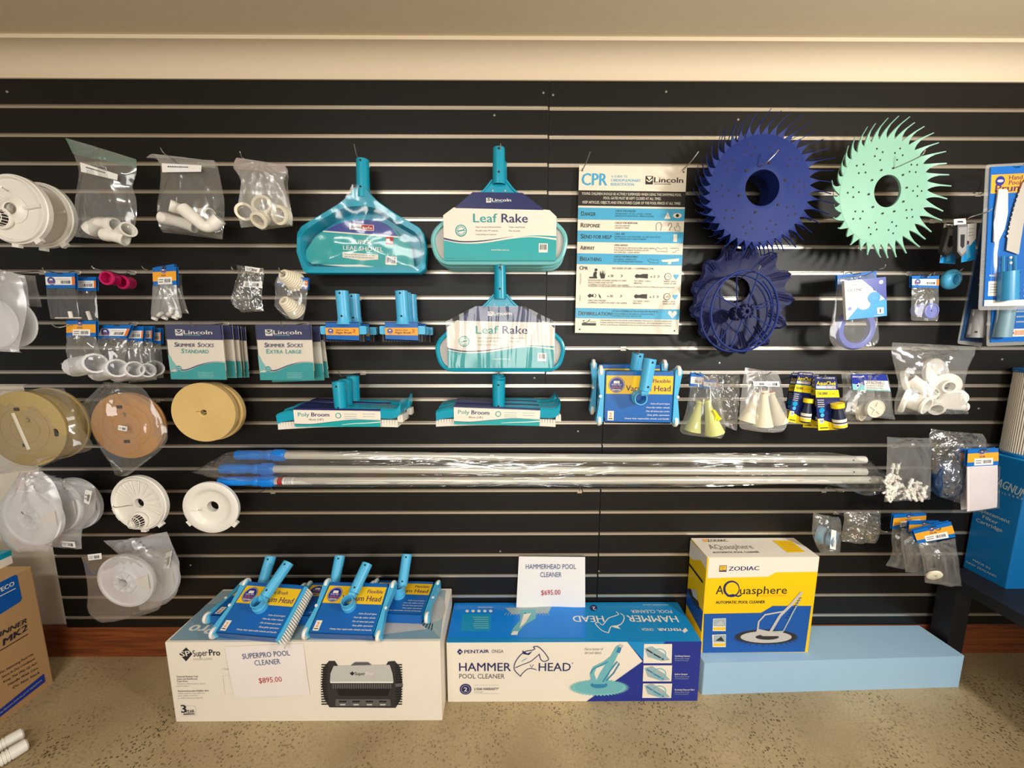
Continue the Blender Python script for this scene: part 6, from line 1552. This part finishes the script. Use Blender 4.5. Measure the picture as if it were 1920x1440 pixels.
# --- test strip packs
def strip_pack(fr, label, corners, main):
    t = thing('test_strip_pack', label, 'packet', fr, 'chlorine test strip packs'); q = Q(fr, *corners, 0); b = MB('navy')
    P = roundpoly([tuple(p.xy) for p in (q.c[3], q.c[2], q.c[1], q.c[0])], .006, 3); b.prism(P, -.0015, 0, 'navy')
    q.rect(b, .04, .16, .9, .36, 'blue', .0003); q.rect(b, .0, .25, 1, .39, 'yellow_hot'); q.text(b, 'AquaChek', .05, .92, .165, .075, 'yellow_hot', .04); q.rect(b, .04, .18, .9, .225, 'white'); q.text(b, 'TEST STRIPS', .42, .88, .218, .028, 'red', .03, .0009)
    q.text(b, 'CHLORINE', .06, .5, .34, .05, 'navy', .03, .0009); q.text(b, 'CL TEST', .56, .86, .335, .03, 'orange', .01, .0009)
    q.text(b, 'FAST ACCURATE', .1, .9, .045, .03, 'white', .02); b.poly([(*q.p(u, v), .0008) for u, v in ((.42, .09), (.42, .06), (.62, .06), (.62, .09))], 'hole')
    q.lines(b, .05, .34, [.43, .47, .51, .55], .018, 'light_grey'); q.circ(b, .2, .63, .05, 'cyan', .0005); q.circ(b, .2, .72, .035, 'sky', .0007); q.poly(b, [(0, .78), (.4, .84), (1, .93), (1, 1), (0, 1)], 'yellow_hot'); q.rect(b, .06, .78, .24, .87, 'paper_white', .0008); q.text(b, '50', .09, .21, .85, .05, 'ink', .03, .0012); q.lines(b, .08, .4, [.945], .02, 'ink', .0009)
    b.build('backing_card', t)
    c = q.p(.72, .66); u = (Vector(q.p(.72, .5))-Vector(q.p(.72, .9))); H = u.length; u.normalize()
    w = Vector((*q.p(.95, .66), 0))-Vector((*q.p(.5, .66), 0)); r = w.length/2
    ax = Vector((u.x, u.y, 0)); base = Vector((*q.p(.74, .95), .014))
    s = MB('yellow_hot'); s.lathe([(0, H*1.16), (r*.98, H*1.16), (r, H*1.14), (r, H*.97), (r*.95, H*.96)], 20, base, 'yellow_hot', ax, 1, 1); cp = s; s = MB('bottle_dark'); s.lathe([(0, 0), (r*.9, 0), (r, .004), (r*1.02, H*.5), (r*.75, H*.8), (r*.7, H*.96), (0, H*.96)], 20, base, 'bottle_dark', ax)
    s.lathe([(r*1.03, H*.07), (r*1.05, H*.42), (r*.9, H*.62)], 20, base, 'box_white', ax); s.lathe([(r*1.04, H*.08), (r*1.055, H*.2)], 20, base, 'yellow_hot', ax); s.lathe([(r*1.06, H*.27), (r*1.06, H*.33)], 20, base, 'ink', ax); cp.build('bottle_cap', s.build('bottle', t))
for (px, py, Y, cs, l) in ((1555, 755, -.18, ((1527, 705), (1568, 706), (1583, 805), (1534, 807)), 'front test strip pack with its bottle fully in view'), (1540, 752, -.125, ((1512, 700), (1536, 702), (1545, 803), (1505, 801)), 'second test strip pack, mostly hidden by the front one'), (1500, 745, -.14, ((1497, 697), (1525, 699), (1513, 797), (1476, 790)), 'tilted test strip pack at the left of its row'), (1488, 742, -.09, ((1484, 699), (1505, 699), (1500, 790), (1470, 785)), 'rearmost test strip pack behind the tilted one')):
    strip_pack(face(px, py, Y), l, cs, 1)
wirehook([(1510, 702, -.05), (1530, 705, -.15), (1545, 708, -.19), (1548, 703, -.195)], 'wire hook holding the test strip packs', 0)
# --- cream diaphragms
bag('clear bag of cream rubber skirts left of the test strip packs', [(1397, 689, 1457, 698), (1393, 715, 1464, 715), (1389, 750, 1470, 750), (1386, 783, 1476, 780), (1389, 803, 1471, 805), (1415, 806, 1455, 808)], -.14, .028, 'film_thick', 86, amp=.006, sticker=[((1412, 715), (1436, 715), (1437, 724), (1413, 724)), ((1436, 715), (1461, 715), (1462, 725), (1437, 725))])
def skirt(p0, p1, r0, r1, label, group, m):
    a, b2 = at(*p0), at(*p1); c = (a+b2)/2; ax = a-b2; L = ax.length; k = MB(m)
    pr = [(0, L/2), (r0, L/2), (r0*1.15, L/2-.006), (r0*.9, L/2-.012)]+[(r0*.9+(r1-r0*.9)*(s/8)**1.3, L/2-.012-(L-.014)*s/8) for s in range(1, 9)]+[(r1*1.03, -L/2), (r1*.9, -L/2+.006), (0, -L/2+.006)]
    k.lathe(pr, 24, (0, 0, 0), m, ax); o = k.build('rubber_skirt'); o.location = c; o['label'] = label; o['category'] = 'rubber part'; o['group'] = group
G = 'cream rubber skirts'
skirt((1418, 735, -.14), (1400, 790, -.14), .014, .032, 'cream rubber skirt at the left in its bag', G, 'cream_rubber'); skirt((1432, 732, -.16), (1430, 798, -.16), .015, .034, 'cream rubber skirt in the middle of its bag', G, 'cream_rubber'); skirt((1444, 735, -.13), (1460, 792, -.13), .014, .032, 'cream rubber skirt at the right in its bag', G, 'cream_rubber')
rod((1430, 738), (1453, 733), -.172, .0015, 'thin red strip across the bag of cream skirts', None, 'red', 'strip')
wirehook([(1425, 700, -.06), (1436, 703, -.16), (1446, 698, -.18)], 'wire hook holding the bag of cream rubber skirts', 0)
# --- yellow skirts
t, fr = bag('left card-topped bag of pale yellow rubber skirts', [(1296, 704, 1345, 706), (1293, 735, 1352, 740), (1285, 775, 1358, 780), (1275, 805, 1360, 808), (1282, 814, 1352, 822)], -.15, .03, 'film', 87, name='header_bag', group='bags of pale yellow skirts', amp=.007)
header(t, fr, ((1296, 699), (1320, 701), (1317, 726), (1294, 724)), 'plain', .004)
t, fr = bag('right card-topped crinkled bag with a small yellow key in it', [(1318, 702, 1387, 701), (1322, 730, 1387, 730), (1335, 765, 1385, 765), (1361, 800, 1381, 808)], -.12, .02, 'film_dark', 88, name='header_bag', group='bags of pale yellow skirts', amp=.01)
header(t, fr, ((1319, 711), (1345, 713), (1345, 730), (1319, 727)), 'plain', .012)
G = 'pale yellow rubber skirts'
skirt((1312, 752, -.15), (1298, 808, -.15), .012, .03, 'pale yellow rubber skirt at the left of its bag', G, 'pale_yellow'); skirt((1325, 750, -.165), (1340, 812, -.165), .013, .034, 'pale yellow rubber skirt at the right of its bag', G, 'pale_yellow')
fr = face(1344, 778, -.185); k = MB('yellow_hot'); k.prism([tuple(fr.p(x, y).xy) for x, y in ((1336, 769), (1340, 768), (1348, 780), (1353, 785), (1347, 789), (1343, 786), (1339, 789), (1341, 780))], -.003, .003); o = k.build('plastic_key'); o.matrix_world = fr.m; o['label'] = 'small bright yellow key in front of the pale yellow skirts'; o['category'] = 'plastic key'
wirehook([(1311, 705, -.05), (1316, 704, -.15), (1312, 698, -.17)], 'wire hook holding the bags of pale yellow skirts', 0)
# --- lower right small bags
bag('clear flat bag with a heap of small white clips, right of the pole ends', [(1663, 819, 1747, 821), (1663, 845, 1747, 845), (1662, 880, 1746, 880), (1660, 915, 1745, 915), (1657, 941, 1744, 936)], -.12, .016, 'film', 91, amp=.004)
rr9 = random.Random(5)
spots = [(1674, 878, 90), (1683, 879, 90)]+[(1664+70*rr9.random()**1.3, 0, rr9.uniform(-80, 80)) for _ in range(36)]
for k, (x, y, a) in enumerate(spots):
    if k > 1: y = 938-(44-.3*abs(x-1675))*rr9.random()**.8-2
    d = at(x, y, -.125+rr9.uniform(-.012, .012)); m = MB('white'); L = .042
    m.tube([(-L/2, 0, 0), (L*.1, 0, 0), (L*.12, 0, 0), (L*.2, 0, 0), (L/2, 0, 0)], [.004, .004, .0065, .0065, .0045], 8); m.box(-.002, .004, -.009, .009, -.002, .002)
    o = m.build('plastic_clip'); o.matrix_world = Matrix.Translation(d) @ Matrix.Rotation(math.pi/2, 4, 'X') @ Matrix.Rotation(math.radians(a), 4, 'Z'); o['category'] = 'clip'; o['group'] = 'white clips in the flat bag'
    o['label'] = 'one of the small white plastic clips heaped in the clear flat bag' if k > 1 else 'small white clip standing upright above the heap in the flat bag'
wirehook([(1700, 826, -.05), (1708, 826, -.13), (1712, 821, -.15)], 'wire hook holding the flat bag of white clips', 0)
bag('crinkled clear bag holding dark blue cloth, behind the white sock packs', [(1746, 804, 1841, 813), (1742, 822, 1848, 826), (1747, 845, 1846, 842), (1747, 880, 1815, 880), (1750, 910, 1808, 915), (1758, 930, 1802, 944)], -.10, .03, 'film_dark', 92, amp=.010)
for x, y, Y, r, l in ((1766, 895, -.105, (.036, .078), 'left dark blue folded cloth in the crinkled bag'), (1790, 900, -.10, (.034, .08), 'right dark blue folded cloth in the crinkled bag')):
    fr = face(x, y, Y); m = MB('deep_blue')
    m.grid(lambda u, v: (lambda a, h, n: (r[0]*math.cos(a)*math.sin(h)*(1+.18*n), r[1]*math.cos(h)*(1+.08*n), .022*math.sin(a)*math.sin(h)*(1+.6*n)))(2*math.pi*u, math.pi*v, noise.noise(Vector((math.cos(6.28*u)*2.2+x, math.sin(6.28*u)*2.2, v*7)))), 32, 26)
    o = m.build('folded_cloth'); o.matrix_world = fr.m; o['label'] = l; o['category'] = 'cloth'; o['group'] = 'dark blue cloths'
wirehook([(1790, 820, -.05), (1800, 824, -.12), (1806, 819, -.14)], 'wire hook holding the bag of dark blue cloth', 0)
def sock(fr, hd, body, label):
    t = thing('sock_pack', label, 'packet', fr, 'white sock packs'); header(t, fr, hd, 'gold', .006)
    b = MB('cloth_white'); q = Q(fr, *body, 0)
    rings = []
    for j in range(9):
        v = j/8; rings.append([(*q.p(u, v), s*.006*min(1, 6*u*(1-u)+.25)*(1 if 0 < j < 8 else .4)) for u, s in ((0, 1), (.25, 1), (.5, 1), (.75, 1), (1, 1), (1, -1), (.5, -1), (0, -1))])
    b.loft(rings, 'cloth_white'); b.build('folded_sock', t)
    s = MB('film_clear'); s.grid(lambda u, v: (*q.p(u, v), .009+.002*noise.noise(Vector((u*4, v*4, 7)))), 8, 8); s.build('clear_sleeve', t)
sock(face(1842, 900, -.15), ((1815, 843), (1872, 840), (1872, 872), (1813, 875)), ((1813, 874), (1870, 872), (1869, 951), (1813, 959)), 'front white folded sock pack with yellow header, beside the tall blue box')
sock(face(1825, 900, -.105), ((1799, 842), (1850, 842), (1850, 872), (1798, 872)), ((1799, 873), (1848, 873), (1846, 948), (1802, 956)), 'rear white folded sock pack behind the front one')
wirehook([(1828, 845, -.06), (1848, 846, -.17), (1856, 841, -.185)], 'wire hook holding the white sock packs', 0)
t, fr = bag('small clear bag with grey blue tape rolls, lower right of the wall', [(1525, 960, 1572, 969), (1524, 975, 1577, 978), (1523, 1000, 1577, 1000), (1530, 1022, 1575, 1024), (1538, 1036, 1573, 1035)], -.11, .02, 'film', 93, amp=.006)
q = Q(fr, (1559, 993), (1568, 995), (1567, 1031), (1556, 1029), .034); s = MB('paper_white'); q.rect(s, 0, 0, 1, 1, 'paper_white', 0)
for k in range(9): q.rect(s, .3, .5+.04*k, .8, .518+.04*k, 'grey')
s.build('sticker', t)
for x, y, Y, l in ((1540, 1003, -.105, 'left grey blue tape roll in the small clear bag'), (1560, 1010, -.12, 'right grey blue tape roll in the small clear bag')):
    turned(l, 'roll', x, y, Y, [(.014, .012), (.034, .012), (.036, 0), (.034, -.012), (.014, -.012), (.014, .012)], 'grey blue tape rolls', 'slate_blue', 'tape_roll', 35)
bag('crinkled clear bag of metal springs, lower right of the wall', [(1581, 957, 1651, 957), (1582, 975, 1650, 975), (1578, 1000, 1648, 1000), (1577, 1015, 1644, 1014)], -.12, .022, 'film_dark', 94, amp=.010)
for k in range(9):
    x, y = 1588+6.2*k+rr9.uniform(-3, 3), 1000+rr9.uniform(-9, 7); d = at(x, y, -.122+rr9.uniform(-.006, .006)); m = MB('tin')
    m.tube([((.010*math.cos(i*.9)), .010*math.sin(i*.9), -.018+i*.0012) for i in range(32)], .002, 5); o = m.build('metal_spring')
    o.matrix_world = Matrix.Translation(d) @ Matrix.Rotation(rr9.uniform(0, 3), 4, 'Y') @ Matrix.Rotation(rr9.uniform(0, 3), 4, 'X')
    o['label'] = 'one of the small metal springs loose in the crinkled clear bag'; o['category'] = 'spring'; o['group'] = 'metal springs in the crinkled bag'
wirehook([(1606, 974, -.1), (1630, 984, -.18), (1655, 996, -.23), (1664, 997, -.24)], 'wire hook sloping forward over the bag of springs', 0)
for k, (hd, rows, Y, l) in enumerate((((( 1676, 965), (1737, 963), (1736, 978), (1673, 993)), [(1673, 990, 1735, 978), (1671, 1010, 1720, 1010), (1672, 1035, 1710, 1040), (1661, 1060, 1700, 1068)], -.07, 'rear card-topped bag of the three at lower right'),
    (((1705, 978), (1765, 978), (1765, 996), (1703, 1002)), [(1690, 990, 1760, 996), (1689, 1020, 1755, 1020), (1695, 1050, 1750, 1055), (1697, 1072, 1745, 1075)], -.12, 'middle card-topped bag of the three at lower right'),
    (((1712, 995), (1783, 978), (1792, 1007), (1721, 1019)), [(1721, 1018, 1791, 1009), (1727, 1040, 1795, 1040), (1733, 1070, 1799, 1075), (1734, 1092, 1803, 1099)], -.17, 'front card-topped bag of the three at lower right, with a white washer'))):
    t, fr = bag(l, rows, Y, .022, 'film', 95+k, name='header_bag', group='card-topped bags at lower right', amp=.007); header(t, fr, hd, 'gold', .008)
    for i in range(4):
        x = rows[1][0]+8+i*(rows[1][2]-rows[1][0]-16)/3; s = MB('grey'); s.tube([fr.p(x, rows[1][1]+4, .0), fr.p(x+5, rows[3][1]-14, .004)], .004, 6, 'mid_grey'); s.build('dark_rod', t)
turned('white washer at the bottom of the front card-topped bag at lower right', 'washer', 1752, 1079, -.185, [(.006, .004), (.02, .005), (.026, .002), (.026, -.004), (.006, -.004), (.006, .004)], None, 'ivory', 'washer', -10, 25)
wirehook([(1722, 985, -.05), (1745, 990, -.16), (1760, 994, -.2), (1764, 989, -.205)], 'wire hook holding the three card-topped bags at lower right', 0)

# ------------------------------------------------------------------ black shelf at right with filter box and cartridge
t = thing('display_shelf', 'black steel shelf unit at the right edge, holding the tall blue box', 'shelf', Matrix.Translation((1.75, 0, 0)))
b = MB('shelf_black'); b.box(0.0, .9, -1.1, -.02, .395, .44); b.build('shelf_board', t)
for x, y in ((.005, -.06), (.82, -.06), (.005, -1.05), (.82, -1.05)):
    b = MB('shelf_black'); b.box(x, x+.07, y-.035, y+.035, 0, .395); b.build('leg', t)
t, w, d, h = carton('filter_box', 'tall blue cartons of a filter cartridge on the black shelf', 'box', 1.872, 2.13, -.158, -.01, .4405, .975)
t['label'] = 'tall blue filter cartridge box on the black shelf at right'
b = MB('magnum_blue'); pbox(b, w, d, h, 'magnum_blue', 'magnum_side', r=.003)
hold(t, b)
Lf = left_of(t, d); b = MB('mist_print')
tx(b, Lf, 'MAGNUM', 1858, 905, 1921, 935, 16, 'mist_print', .06); tx(b, Lf, 'F I L T E R S', 1872, 924, 1918, 938, 4, 'mist_print', .03)
for s, x0, y0, x1, y1 in (('Replacement', 1828, 955, 1893, 982), ('Filter', 1842, 971, 1871, 984), ('Cartridge', 1830, 977, 1879, 998)): tx(b, Lf, s, x0, y0, x1, y1, 7, 'mist_print', .04)
tx(b, Lf, 'MADE IN', 1824, 1051, 1856, 1068, 4, 'mist_print', .05); tx(b, Lf, 'NEW ZEALAND', 1812, 1055, 1868, 1083, 4, 'mist_print', .05)
decal(t, Lf, b, 'side_print')
fr = Matrix.Translation((1.978, -.082, .9755))
t = thing('filter_cartridge', 'pale pleated filter cartridge standing on the tall blue box', 'filter cartridge', fr)
b = MB('pleats'); H = .355; n = 150
b.loft([[((.083 if i % 2 else .077)*math.cos(2*math.pi*i/n), (.083 if i % 2 else .077)*math.sin(2*math.pi*i/n), z) for i in range(n)] for z in (.012, H-.012)], 'pleats', False, cap=False); b.build('pleated_element', t)
for z in (0, H-.014):
    b = MB('magnum_blue'); b.lathe([(.03, z), (.085, z), (.087, z+.003), (.087, z+.011), (.085, z+.014), (.03, z+.014), (.03, z)], 40); b.build('end_cap', t)

# ------------------------------------------------------------------ ribbed hoses at lower left
for (x0, y0, x1, y1, l) in ((44, 1374, -70, 1440, 'rear white ribbed hose piece on the floor at lower left'), (52, 1394, -60, 1462, 'front white ribbed hose piece on the floor at lower left')):
    a, b2 = atz(x0, y0, .022), atz(x1, y1, .022); d = b2-a; L = d.length; c = MB('white_plastic')
    pr = [(.0, 0), (.017, 0), (.021, .004), (.022, .03)]
    k = int((L-.04)/.008)
    for i in range(k): z = .034+i*.008; pr += [(.022, z), (.022, z+.004), (.0195, z+.005), (.0195, z+.007)]
    c.lathe(pr+[(.0, L)], 20, (0, 0, 0), 'white_plastic', d); o = c.build('ribbed_hose'); o.location = a; o['label'] = l; o['category'] = 'hose'; o['group'] = 'white ribbed hoses'

for t, b, _l, _h in HOLD.values(): b.build('carton', t)
